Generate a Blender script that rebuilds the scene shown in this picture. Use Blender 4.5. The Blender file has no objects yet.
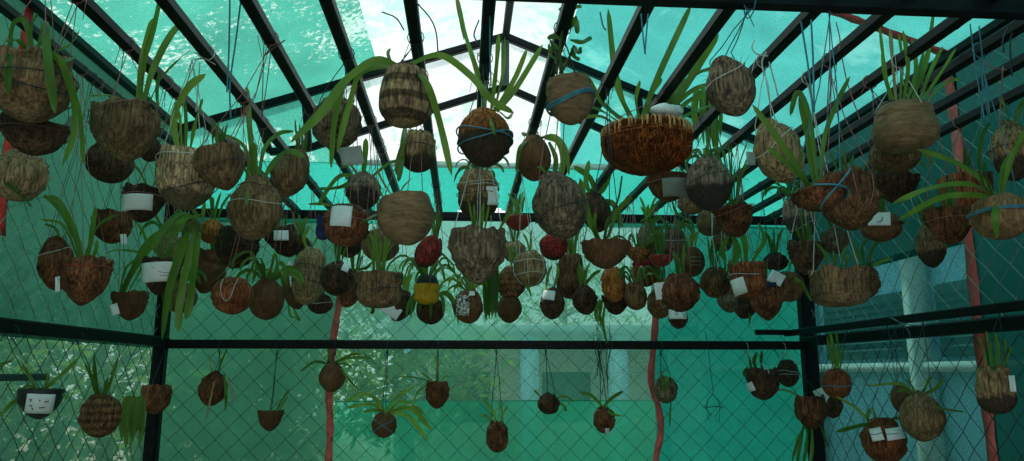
import bpy, bmesh, math, random
from mathutils import Vector, Matrix, noise
random.seed(7)
SC = bpy.context.scene
COL = SC.collection
W, H, F = 1024, 461, 740.0
CAM = Vector((0, 0, 1.6))
TH = math.atan(141.5 / F)                                   # the camera looks up a little
PS = math.atan(50 / F * math.cos(TH))                       # and a little towards the far right corner
FWD = Vector((math.sin(PS) * math.cos(TH), math.cos(PS) * math.cos(TH), math.sin(TH)))
RGT = Vector((math.cos(PS), -math.sin(PS), 0))
UPV = RGT.cross(FWD)
D = 4.0                                                     # depth of the back wall


def ray(px, py):
    return FWD + RGT * ((px - W / 2) / F) + UPV * (-(py - H / 2) / F)


def P(px, py, Y):
    d = ray(px, py)
    return CAM + d * (Y / d.y)


def PX(px, py, X):
    d = ray(px, py)
    return CAM + d * (X / d.x)


def PZ(px, py, z):
    d = ray(px, py)
    return CAM + d * ((z - CAM.z) / d.z)


def mpp(p):
    return (p - CAM).dot(FWD) / F                           # metres per pixel at a point


# ------------------------------------------------------------------ materials
def mat_new(name):
    m = bpy.data.materials.new(name)
    m.use_nodes = True
    nt = m.node_tree
    nt.nodes.clear()
    out = nt.nodes.new('ShaderNodeOutputMaterial')
    return m, nt, out


def nd(nt, typ, **kw):
    n = nt.nodes.new(typ)
    for k, v in kw.items():
        if k in n.inputs:
            n.inputs[k].default_value = v
        else:
            setattr(n, k, v)
    return n


def ramp(nt, fac, stops):
    r = nt.nodes.new('ShaderNodeValToRGB')
    e = r.color_ramp.elements
    while len(e) < len(stops):
        e.new(0.5)
    for i, (p, c) in enumerate(stops):
        e[i].position = p
        e[i].color = (*c, 1) if len(c) == 3 else c
    nt.links.new(fac, r.inputs[0])
    return r.outputs[0]


def mapping(nt, scale, coord='Object'):
    t = nd(nt, 'ShaderNodeTexCoord')
    m = nd(nt, 'ShaderNodeMapping')
    m.inputs['Scale'].default_value = scale
    nt.links.new(t.outputs[coord], m.inputs[0])
    return m.outputs[0]


def mixc(nt, fac, a, b, mode='MIX'):
    n = nt.nodes.new('ShaderNodeMix')
    n.data_type = 'RGBA'
    n.blend_type = mode
    for s, v in ((n.inputs[0], fac), (n.inputs[6], a), (n.inputs[7], b)):
        if hasattr(v, 'is_linked'):
            nt.links.new(v, s)
        elif isinstance(v, (int, float)):
            s.default_value = v
        else:
            s.default_value = (*v, 1)
    return n.outputs[2]


def simple(name, col, rough=0.6, metal=0.0, var=0.25, scale=30, spec=.4):
    m, nt, out = mat_new(name)
    b = nd(nt, 'ShaderNodeBsdfPrincipled')
    b.inputs['Roughness'].default_value = rough
    b.inputs['Metallic'].default_value = metal
    b.inputs['Specular IOR Level'].default_value = spec
    n = nd(nt, 'ShaderNodeTexNoise', Scale=scale, Detail=4.0)
    nt.links.new(mapping(nt, (1, 1, 1)), n.inputs['Vector'])
    c = ramp(nt, n.outputs[0], [(0.3, tuple(x * (1 - var) for x in col)), (0.7, tuple(min(1, x * (1 + var)) for x in col))])
    nt.links.new(c, b.inputs['Base Color'])
    nt.links.new(b.outputs[0], out.inputs[0])
    return m


def husk_mat(name, dark, light, low=None, split=0.0, bands=0.0, fib=1.0, horiz=False, bstr=.9):
    """Coconut husk: fibres along the fruit, cracks, weathered patches; low = colour of the lower part where the husk is gone (bare shell)."""
    m, nt, out = mat_new(name)
    b = nd(nt, 'ShaderNodeBsdfPrincipled')
    b.inputs['Roughness'].default_value = 0.85
    b.inputs['Specular IOR Level'].default_value = 0.2
    oi = nd(nt, 'ShaderNodeObjectInfo')
    t = nd(nt, 'ShaderNodeTexCoord')
    add = nd(nt, 'ShaderNodeVectorMath', operation='ADD')
    sc = nd(nt, 'ShaderNodeVectorMath', operation='SCALE')
    cmb = nd(nt, 'ShaderNodeCombineXYZ')
    for k in range(3):
        nt.links.new(oi.outputs['Random'], cmb.inputs[k])
    nt.links.new(cmb.outputs[0], sc.inputs[0])
    sc.inputs['Scale'].default_value = 7.0
    nt.links.new(t.outputs['Object'], add.inputs[0])
    nt.links.new(sc.outputs[0], add.inputs[1])
    mp = nd(nt, 'ShaderNodeMapping')
    mp.inputs['Scale'].default_value = (26, 26, 160) if horiz else (150, 150, 14)
    nt.links.new(add.outputs[0], mp.inputs[0])
    f = nd(nt, 'ShaderNodeTexNoise', Scale=1.0, Detail=5.0, Roughness=0.65)
    nt.links.new(mp.outputs[0], f.inputs['Vector'])
    big = nd(nt, 'ShaderNodeTexNoise', Scale=22.0, Detail=5.0, Roughness=0.6)
    nt.links.new(add.outputs[0], big.inputs['Vector'])
    wm = (1.42, 1.17, 1.0)
    dark = tuple(x * y for x, y in zip(dark, wm))
    light = tuple(x * y for x, y in zip(light, wm))
    base = ramp(nt, big.outputs[0], [(0.32, dark), (0.68, light)])
    fc = ramp(nt, f.outputs[0], [(0.35, (0.08, 0.075, 0.07)), (0.48, (0.72, 0.70, 0.68)), (0.64, (1.75, 1.66, 1.5))])
    colr = mixc(nt, 0.85 * fib, base, fc, 'MULTIPLY')
    vm = nd(nt, 'ShaderNodeMapping')
    vm.inputs['Scale'].default_value = (9, 9, 50) if horiz else (44, 44, 4)
    wa_ = nd(nt, 'ShaderNodeVectorMath', operation='MULTIPLY_ADD')
    nt.links.new(big.outputs['Color'], wa_.inputs[0])
    wa_.inputs[1].default_value = (.03, .03, .03)
    nt.links.new(add.outputs[0], wa_.inputs[2])
    nt.links.new(wa_.outputs[0], vm.inputs[0])
    vo = nd(nt, 'ShaderNodeTexVoronoi', feature='DISTANCE_TO_EDGE', Scale=1.0)
    nt.links.new(vm.outputs[0], vo.inputs['Vector'])
    ck = ramp(nt, vo.outputs['Distance'], [(0.0, (.2, .18, .16)), (0.025, (.55, .53, .5)), (0.06, (1, 1, 1))])
    colr = mixc(nt, .1 + .4 * fib if not horiz else .25, colr, ck, 'MULTIPLY')
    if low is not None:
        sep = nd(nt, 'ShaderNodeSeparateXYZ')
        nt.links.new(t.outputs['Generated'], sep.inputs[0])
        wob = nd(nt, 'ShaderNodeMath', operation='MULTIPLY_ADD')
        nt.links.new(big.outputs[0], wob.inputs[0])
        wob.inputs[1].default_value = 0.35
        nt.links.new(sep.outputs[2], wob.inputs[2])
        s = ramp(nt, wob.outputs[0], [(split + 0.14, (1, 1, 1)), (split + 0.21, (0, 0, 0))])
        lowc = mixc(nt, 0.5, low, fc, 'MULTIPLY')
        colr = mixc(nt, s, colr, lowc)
    if bands:
        sep2 = nd(nt, 'ShaderNodeSeparateXYZ')
        nt.links.new(t.outputs['Generated'], sep2.inputs[0])
        wv = nd(nt, 'ShaderNodeMath', operation='MULTIPLY_ADD')
        nt.links.new(big.outputs[0], wv.inputs[0])
        wv.inputs[1].default_value = 0.09
        nt.links.new(sep2.outputs[2], wv.inputs[2])
        sn = nd(nt, 'ShaderNodeMath', operation='MULTIPLY')
        nt.links.new(wv.outputs[0], sn.inputs[0])
        sn.inputs[1].default_value = bands
        s2 = nd(nt, 'ShaderNodeMath', operation='FRACT')
        nt.links.new(sn.outputs[0], s2.inputs[0])
        bc = ramp(nt, s2.outputs[0], [(0.3, (1, 1, 1)), (0.42, (0.2, 0.21, 0.22)), (0.75, (0.22, 0.23, 0.24)), (0.85, (1, 1, 1))])
        colr = mixc(nt, bstr, colr, bc, 'MULTIPLY')
    hsv = nd(nt, 'ShaderNodeHueSaturation')
    mr = nd(nt, 'ShaderNodeMapRange')
    mr.inputs['To Min'].default_value = 0.8
    mr.inputs['To Max'].default_value = 1.25
    nt.links.new(oi.outputs['Random'], mr.inputs['Value'])
    nt.links.new(mr.outputs[0], hsv.inputs['Value'])
    nt.links.new(colr, hsv.inputs['Color'])
    nt.links.new(hsv.outputs[0], b.inputs['Base Color'])
    bu = nd(nt, 'ShaderNodeBump', Strength=0.7, Distance=0.004)
    nt.links.new(f.outputs[0], bu.inputs['Height'])
    bu2 = nd(nt, 'ShaderNodeBump', Strength=0.5, Distance=0.01)
    nt.links.new(big.outputs[0], bu2.inputs['Height'])
    nt.links.new(bu.outputs[0], bu2.inputs['Normal'])
    bu3 = nd(nt, 'ShaderNodeBump', Strength=0.6 * fib, Distance=0.004)
    nt.links.new(ck, bu3.inputs['Height'])
    nt.links.new(bu2.outputs[0], bu3.inputs['Normal'])
    bu2 = bu3
    nt.links.new(bu2.outputs[0], b.inputs['Normal'])
    nt.links.new(b.outputs[0], out.inputs[0])
    return m


def leaf_mat(name, c1, c2, trans=0.45):
    m, nt, out = mat_new(name)
    oi = nd(nt, 'ShaderNodeObjectInfo')
    n = nd(nt, 'ShaderNodeTexNoise', Scale=18.0, Detail=3.0)
    nt.links.new(mapping(nt, (1, 1, 0.3)), n.inputs['Vector'])
    a = nd(nt, 'ShaderNodeMath', operation='MULTIPLY_ADD')
    nt.links.new(oi.outputs['Random'], a.inputs[0])
    a.inputs[1].default_value = 0.3
    nt.links.new(n.outputs[0], a.inputs[2])
    c = ramp(nt, a.outputs[0], [(0.4, c1), (0.9, c2)])
    b = nd(nt, 'ShaderNodeBsdfPrincipled')
    b.inputs['Roughness'].default_value = 0.4
    b.inputs['Specular IOR Level'].default_value = 0.35
    tr = nd(nt, 'ShaderNodeBsdfTranslucent')
    nt.links.new(c, b.inputs['Base Color'])
    tc = mixc(nt, 0.5, c, (0.35, 0.55, 0.08))
    nt.links.new(tc, tr.inputs[0])
    mx = nd(nt, 'ShaderNodeMixShader')
    mx.inputs[0].default_value = trans
    nt.links.new(b.outputs[0], mx.inputs[1])
    nt.links.new(tr.outputs[0], mx.inputs[2])
    nt.links.new(mx.outputs[0], out.inputs[0])
    return m


def net_mat(name, col, transp, *z, tint=.25, **k):
    return net_mat_(name, col, transp, tint, *z, **k)


def net_mat_(name, col, transp, tint, patch=None, patch_amt=0.0, dens=0.35, pscale=7.0, refl=None, refl_amt=0.3):
    """Woven shade net: threads that scatter light through, gaps that let one see through, worn pale flecks; on the white sheets the flecks are painted leaf shadow."""
    m, nt, out = mat_new(name)
    t = nd(nt, 'ShaderNodeTexCoord')
    fine = nd(nt, 'ShaderNodeTexNoise', Scale=170.0, Detail=2.0, Roughness=0.7)
    nt.links.new(t.outputs['Object'], fine.inputs['Vector'])
    big = nd(nt, 'ShaderNodeTexNoise', Scale=1.6, Detail=5.0, Roughness=0.6)
    nt.links.new(t.outputs['Object'], big.inputs['Vector'])
    c0 = ramp(nt, big.outputs[0], [(0.3, tuple(x * 0.75 for x in col)), (0.7, tuple(min(1, x * 1.2) for x in col))])
    cf = ramp(nt, fine.outputs[0], [(0.3, (0.72,) * 3), (0.7, (1.25,) * 3)])
    c = mixc(nt, 0.8, c0, cf, 'MULTIPLY')
    if patch is not None:
        w = nd(nt, 'ShaderNodeTexNoise', Scale=pscale, Detail=9.0, Roughness=0.72, Distortion=0.3)
        nt.links.new(t.outputs['Object'], w.inputs['Vector'])
        cl = nd(nt, 'ShaderNodeTexNoise', Scale=2.2, Detail=2.0)
        nt.links.new(t.outputs['Object'], cl.inputs['Vector'])
        cm = nd(nt, 'ShaderNodeMath', operation='MULTIPLY_ADD')
        nt.links.new(cl.outputs[0], cm.inputs[0])
        cm.inputs[1].default_value = .5
        nt.links.new(w.outputs[0], cm.inputs[2])
        s = ramp(nt, cm.outputs[0], [(1 - dens + .2, (0, 0, 0)), (1 - dens + 0.29, (patch_amt,) * 3)])
        c = mixc(nt, s, c, patch)
    tr = nd(nt, 'ShaderNodeBsdfTranslucent')
    nt.links.new(c, tr.inputs[0])
    df = nd(nt, 'ShaderNodeBsdfDiffuse')
    nt.links.new(c, df.inputs[0])
    m1 = nd(nt, 'ShaderNodeMixShader')
    m1.inputs[0].default_value = refl_amt
    nt.links.new(tr.outputs[0], m1.inputs[1])
    nt.links.new(df.outputs[0], m1.inputs[2])
    tp = nd(nt, 'ShaderNodeBsdfTransparent')
    mxc = max(col)
    tp.inputs[0].default_value = tuple(min(1, tint + (1 - tint) * x / mxc) for x in col) + (1,)
    m2 = nd(nt, 'ShaderNodeMixShader')
    tf = ramp(nt, fine.outputs[0], [(0.3, (min(1, transp * 0.6),) * 3), (0.7, (min(1, transp * 1.4),) * 3)])
    nt.links.new(tf, m2.inputs[0])
    nt.links.new(m1.outputs[0], m2.inputs[1])
    nt.links.new(tp.outputs[0], m2.inputs[2])
    nt.links.new(m2.outputs[0], out.inputs[0])
    return m


M = {}
M['steel'] = simple('painted_steel', (0.006, 0.008, 0.009), 0.45, 0.0, 0.4, 15, .12)
M['steel_grey'] = simple('grey_steel', (0.04, 0.07, 0.07), 0.5, 0.2, 0.3, 15)
M['wire_dark'] = simple('galvanised_wire_unlit', (0.02, 0.035, 0.03), 0.6, 0.2, 0.2, 20)  # dark copy of the fence wire, for stretches no side light catches
M['cord'] = simple('dark_blue_cord', (0.015, 0.05, 0.07), 0.7, 0, 0.3, 60)
M['wire'] = simple('galvanised_wire_sidelit', (0.22, 0.30, 0.27), 0.5, 0.3, 0.2, 20)  # pale copy for the upper side walls: side light put into the colour
M['hook'] = simple('thin_dark_wire', (0.03, 0.03, 0.035), 0.5, 0.3, 0.2, 20)
M['pink'] = simple('pink_twine', (0.30, 0.13, 0.13), 0.85, 0, 0.3, 60)
M['red_twine'] = simple('red_twine', (0.5, 0.04, 0.06), 0.8, 0, 0.3, 60)
M['white_twine'] = simple('white_twine', (0.50, 0.55, 0.52), 0.8, 0, 0.2, 60)
M['blue_twine'] = simple('blue_twine', (0.05, 0.20, 0.27), 0.6, 0, 0.3, 60)
M['brown_twine'] = simple('brown_twine', (0.12, 0.075, 0.055), 0.9, 0, 0.3, 60)
M['paper'] = simple('paper', (0.72, 0.78, 0.80), 0.7, 0, 0.06, 40)
M['grey_paper'] = simple('grey_plastic_tag', (0.27, 0.33, 0.31), 0.7, 0, 0.1, 40)
M['ink'] = simple('dark_ink', (0.03, 0.035, 0.06), 0.7, 0, 0.1, 40)
M['rust'] = simple('brown_stain', (0.2, 0.06, 0.03), 0.7, 0, 0.1, 40)
M['blue_cloth'] = simple('blue_cloth', (0.012, 0.02, 0.075), 0.9, 0, 0.3, 60)
M['white_bag'] = simple('white_plastic', (0.7, 0.78, 0.78), 0.5, 0, 0.08, 40)
M['seam'] = simple('red_seam_band', (0.62, 0.13, 0.12), 0.9, 0, 0.25, 25)
M['seam_red'] = simple('bright_red_band', (0.75, 0.05, 0.035), 0.9, 0, 0.2, 25)
M['hem'] = simple('pale_hem', (0.62, 0.72, 0.68), 0.8, 0, 0.1, 20)
M['shelltop'] = husk_mat('rim_fibre', (0.10, 0.05, 0.02), (0.22, 0.12, 0.05))
M['tan'] = husk_mat('husk_tan', (0.088, 0.068, 0.041), (0.190, 0.150, 0.095), fib=0.8)
M['smooth'] = husk_mat('husk_smooth_tan', (0.126, 0.096, 0.063), (0.185, 0.148, 0.096), fib=0.45, horiz=True)
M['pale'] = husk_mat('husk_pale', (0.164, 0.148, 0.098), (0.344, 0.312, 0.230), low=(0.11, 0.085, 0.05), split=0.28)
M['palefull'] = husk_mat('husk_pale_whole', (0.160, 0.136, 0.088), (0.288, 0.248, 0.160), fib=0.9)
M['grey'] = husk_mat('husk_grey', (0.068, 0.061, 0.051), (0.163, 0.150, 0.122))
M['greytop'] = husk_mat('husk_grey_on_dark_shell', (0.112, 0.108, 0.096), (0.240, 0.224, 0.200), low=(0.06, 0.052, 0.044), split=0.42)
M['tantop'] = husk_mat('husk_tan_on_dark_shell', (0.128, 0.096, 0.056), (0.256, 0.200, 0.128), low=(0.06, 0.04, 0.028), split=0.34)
M['brown'] = husk_mat('husk_brown', (0.062, 0.038, 0.022), (0.168, 0.106, 0.062))
M['dark'] = husk_mat('husk_dark', (0.022, 0.016, 0.012), (0.078, 0.054, 0.038))
M['red'] = husk_mat('shell_red_brown', (0.10, 0.038, 0.02), (0.21, 0.085, 0.042))
M['orange'] = husk_mat('husk_orange_brown', (0.13, 0.055, 0.018), (0.34, 0.16, 0.05))
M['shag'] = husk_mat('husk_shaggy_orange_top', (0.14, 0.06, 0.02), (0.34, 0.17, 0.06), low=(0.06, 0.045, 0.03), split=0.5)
M['rough'] = husk_mat('husk_rough_brown', (0.044, 0.024, 0.014), (0.187, 0.088, 0.050))
M['banded'] = husk_mat('husk_banded', (0.148, 0.117, 0.078), (0.296, 0.250, 0.172), bands=3.3)
M['striped'] = husk_mat('husk_cross_striped', (0.10, 0.06, 0.032), (0.2, 0.125, 0.07), bands=6.0, bstr=.55)
M['shell'] = husk_mat('bare_shell', (0.06, 0.035, 0.02), (0.12, 0.07, 0.04), fib=0.4)
M['green'] = husk_mat('husk_green_grey', (0.06, 0.075, 0.055), (0.15, 0.16, 0.12))
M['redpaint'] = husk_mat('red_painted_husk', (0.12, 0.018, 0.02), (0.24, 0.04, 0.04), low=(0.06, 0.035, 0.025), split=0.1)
M['redpot'] = simple('red_plastic', (0.24, 0.03, 0.02), 0.5, 0, 0.3, 30)
M['yellow'] = husk_mat('yellow_paint', (0.30, 0.20, 0.015), (0.42, 0.30, 0.03), fib=0.3)
M['black_pot'] = simple('dark_pot', (0.014, 0.018, 0.018), 0.5, 0, 0.3, 30)
M['fibre'] = husk_mat('coir_fibre', (0.12, 0.035, 0.012), (0.40, 0.15, 0.045))
M['fibre_dark'] = husk_mat('coir_dark', (0.04, 0.012, 0.005), (0.12, 0.042, 0.015))
M['orangetan'] = husk_mat('husk_orange_tan', (0.136, 0.089, 0.055), (0.238, 0.170, 0.106), fib=.6)
M['fibre_pale'] = simple('pale_coir', (0.55, 0.30, 0.12), 0.9, 0, 0.35, 60)
M['leaf'] = leaf_mat('leaf_green', (0.03, 0.095, 0.010), (0.17, 0.29, 0.04), .35)
M['leafdark'] = leaf_mat('leaf_dark', (0.022, 0.07, 0.010), (0.07, 0.16, 0.022), 0.3)
M['leafyel'] = leaf_mat('leaf_yellow_green', (0.12, 0.20, 0.03), (0.30, 0.38, 0.07))
M['dry'] = leaf_mat('leaf_dry', (0.22, 0.15, 0.07), (0.42, 0.30, 0.16), 0.2)
M['tree_leaf'] = leaf_mat('tree_leaves', (0.06, 0.14, 0.015), (0.30, 0.36, 0.06))
M['bark'] = husk_mat('bark', (0.10, 0.08, 0.06), (0.22, 0.18, 0.14))

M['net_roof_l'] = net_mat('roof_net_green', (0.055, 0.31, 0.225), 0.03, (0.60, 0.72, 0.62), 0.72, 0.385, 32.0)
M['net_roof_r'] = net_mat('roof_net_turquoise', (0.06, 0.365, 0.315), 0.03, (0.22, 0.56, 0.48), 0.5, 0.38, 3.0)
M['sheet_white'] = net_mat('white_plastic_sheet', (0.62, 0.71, 0.67), 0.06, (0.26, 0.58, 0.46), 0.6, 0.40, 11.0)  # green flecks: leaf shadows painted into the sheet's colour
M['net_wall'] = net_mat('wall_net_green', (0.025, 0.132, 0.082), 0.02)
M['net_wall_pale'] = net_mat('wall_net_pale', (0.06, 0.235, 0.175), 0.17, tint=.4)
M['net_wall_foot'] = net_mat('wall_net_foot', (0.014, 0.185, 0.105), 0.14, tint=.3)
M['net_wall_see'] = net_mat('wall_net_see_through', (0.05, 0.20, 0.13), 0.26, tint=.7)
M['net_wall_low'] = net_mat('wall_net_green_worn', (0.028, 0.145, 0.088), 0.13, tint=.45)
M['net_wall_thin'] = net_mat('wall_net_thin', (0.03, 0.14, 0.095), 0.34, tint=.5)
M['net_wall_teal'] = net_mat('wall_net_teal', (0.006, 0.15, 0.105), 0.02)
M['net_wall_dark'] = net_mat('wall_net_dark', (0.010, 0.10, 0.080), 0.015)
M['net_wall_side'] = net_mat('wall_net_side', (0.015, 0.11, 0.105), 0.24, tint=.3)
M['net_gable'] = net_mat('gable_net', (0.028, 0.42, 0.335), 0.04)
M['net_gable_l'] = net_mat('gable_net_green', (0.07, 0.44, 0.335), 0.04, (0.72, 0.85, 0.8), 0.85, 0.38, 24.0)
M['net_gable_r'] = net_mat('gable_net_turquoise', (0.07, 0.47, 0.41), 0.04, (0.3, 0.7, 0.6), 0.5, 0.38, 3.0)
M['gable_white'] = net_mat('gable_plastic_sheet', (0.80, 0.88, 0.84), 0.12, (0.32, 0.68, 0.55), 0.6, 0.42, 11.0)  # leaf shadow speckle is part of this colour too

# ------------------------------------------------------------------ mesh helpers


def mk(name, bm, mat, parent=None, smooth=True):
    me = bpy.data.meshes.new(name)
    bm.to_mesh(me)
    bm.free()
    for m in (mat if isinstance(mat, (list, tuple)) else [mat]):
        me.materials.append(M[m] if isinstance(m, str) else m)
    if smooth:
        for p in me.polygons:
            p.use_smooth = True
    o = bpy.data.objects.new(name, me)
    COL.objects.link(o)
    if parent is not None:
        o.parent = parent
    return o


def empty(name, loc, label=None, cat=None, group=None, kind=None):
    o = bpy.data.objects.new(name, None)
    o.empty_display_size = 0.05
    o.location = loc
    COL.objects.link(o)
    tagp(o, label, cat, group, kind)
    return o


def tagp(o, label=None, cat=None, group=None, kind=None):
    for k, v in (('label', label), ('category', cat), ('group', group), ('kind', kind)):
        if v:
            o[k] = v
    return o


def tube(bm, pts, r, n=5, closed=False, taper=None):
    pts = [Vector(p) for p in pts]
    rings = []
    N = len(pts)
    for i, p in enumerate(pts):
        if closed:
            t = pts[(i + 1) % N] - pts[i - 1]
        else:
            t = pts[min(i + 1, N - 1)] - pts[max(i - 1, 0)]
        if t.length < 1e-9:
            t = Vector((0, 0, 1))
        t.normalize()
        a = t.cross(Vector((0.31, 0.87, 0.38)))
        if a.length < 0.1:
            a = t.cross(Vector((1, 0, 0)))
        a.normalize()
        b = t.cross(a)
        rr = r if taper is None else r * (1 + (taper - 1) * i / (N - 1))
        rings.append([bm.verts.new(p + a * (rr * math.cos(2 * math.pi * k / n)) + b * (rr * math.sin(2 * math.pi * k / n))) for k in range(n)])
    for i in range(N if closed else N - 1):
        q, s = rings[i], rings[(i + 1) % N]
        for k in range(n):
            bm.faces.new((q[k], q[(k + 1) % n], s[(k + 1) % n], s[k]))
    if not closed:
        bm.faces.new(rings[0][::-1])
        bm.faces.new(rings[-1])


def bar(bm, a, b, w, h=None, up=Vector((0, 0, 1))):
    """Square tube from a to b."""
    a, b = Vector(a), Vector(b)
    h = h or w
    t = (b - a).normalized()
    s = t.cross(up)
    if s.length < 1e-4:
        s = t.cross(Vector((0, 1, 0)))
    s.normalize()
    u = s.cross(t).normalized()
    vs = []
    c = min(w, h) * 0.14
    prof = [(-w / 2 + c, -h / 2), (w / 2 - c, -h / 2), (w / 2, -h / 2 + c), (w / 2, h / 2 - c), (w / 2 - c, h / 2), (-w / 2 + c, h / 2), (-w / 2, h / 2 - c), (-w / 2, -h / 2 + c)]
    for p in (a, b):
        vs.append([bm.verts.new(p + s * x + u * z) for x, z in prof])
    for k in range(8):
        bm.faces.new((vs[0][k], vs[0][(k + 1) % 8], vs[1][(k + 1) % 8], vs[1][k]))
    bm.faces.new(vs[0][::-1])
    bm.faces.new(vs[1])


def catmull(pts, n):
    pts = [Vector(p) for p in pts]
    if len(pts) == 2:
        return [pts[0].lerp(pts[1], i / n) for i in range(n + 1)]
    ext = [pts[0] * 2 - pts[1]] + pts + [pts[-1] * 2 - pts[-2]]
    out = []
    segs = len(pts) - 1
    for i in range(n + 1):
        u = i / n * segs
        k = min(int(u), segs - 1)
        t = u - k
        p0, p1, p2, p3 = ext[k:k + 4]
        out.append(0.5 * ((2 * p1) + (p2 - p0) * t + (2 * p0 - 5 * p1 + 4 * p2 - p3) * t * t + (3 * p1 - p0 - 3 * p2 + p3) * t ** 3))
    return out


def blade(bm, ctrl, width, n=12, turn=0.35, tip=0.25, fold=0.25, face=None):
    """A strap leaf along a curve: V-folded, narrow at the root, rounded tip."""
    pts = catmull(ctrl, n)
    N = len(pts)
    rows = []
    view = face or Vector((0, -1, 0.15))
    for i, p in enumerate(pts):
        t = (pts[min(i + 1, N - 1)] - pts[max(i - 1, 0)])
        if t.length < 1e-9:
            t = Vector((0, 0, 1))
        t.normalize()
        s = t.cross(view)
        if s.length < 0.15:
            s = t.cross(Vector((0.5, 0.2, 0.8)))
        s.normalize()
        s = (Matrix.Rotation(turn + .25 * math.sin(i * .55 + width * 900), 3, t) @ s)
        nn = s.cross(t)
        u = i / (N - 1)
        wv = width * 0.5 * (0.55 + 0.45 * min(1, u / 0.35))
        if u > 1 - tip:
            wv *= math.sqrt(max(0.0, 1 - ((u - (1 - tip)) / tip) ** 2)) * 0.97 + 0.03
        rows.append([bm.verts.new(p - s * wv), bm.verts.new(p + nn * (wv * fold)), bm.verts.new(p + s * wv)])
    for i in range(N - 1):
        for k in range(2):
            bm.faces.new((rows[i][k], rows[i][k + 1], rows[i + 1][k + 1], rows[i + 1][k]))


def grid_sheet(bm, f, nu, nv):
    vs = [[bm.verts.new(f(i / nu, j / nv)) for j in range(nv + 1)] for i in range(nu + 1)]
    for i in range(nu):
        for j in range(nv):
            bm.faces.new((vs[i][j], vs[i + 1][j], vs[i + 1][j + 1], vs[i][j + 1]))


# ------------------------------------------------------------------ coconut bodies
def prof_r(shape, t):
    """Radius (0..1) at height t (0 bottom .. 1 top)."""
    def cap(x, p, q):
        return max(0.0, 1 - (1 - min(1, x)) ** p) ** q
    if shape == 'cut':
        return cap(t / 0.6, 2.0, 0.62) * (1 - 0.13 * max(0, (t - 0.6) / 0.4) ** 2)
    if shape == 'cone':                                      # flat top, pointed bottom
        return cap(t / 0.7, 1.7, 0.72) * (1 - 0.07 * max(0, (t - 0.7) / 0.3))
    if shape == 'egg':
        return min(cap(t / 0.55, 2.0, 0.58), cap((1 - t) / 0.62, 2.1, 0.55))
    if shape == 'ball':
        return min(cap(t / 0.5, 2.0, 0.54), cap((1.02 - t) / 0.5, 2.1, 0.5))
    if shape == 'barrel':
        return cap(t / 0.42, 2.2, 0.45) * (1 - 0.26 * max(0, (t - 0.42) / 0.58) ** 1.7)
    if shape == 'bowl':
        return cap(t, 1.9, 0.58)
    if shape == 'tub':
        return cap(t / 0.62, 2.0, 0.56) * (0.97 + 0.03 * t)
    if shape == 'box':
        return cap(t / 0.3, 2.0, 0.4) * (0.94 + 0.06 * t)
    if shape == 'tall':
        return min(cap(t / 0.4, 2.0, 0.55), cap((1.03 - t) / 0.35, 2.0, 0.5))
    return cap(t / 0.5, 2, 0.5)


OPEN = {'tub', 'cut', 'cone', 'barrel', 'bowl', 'box'}


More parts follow.
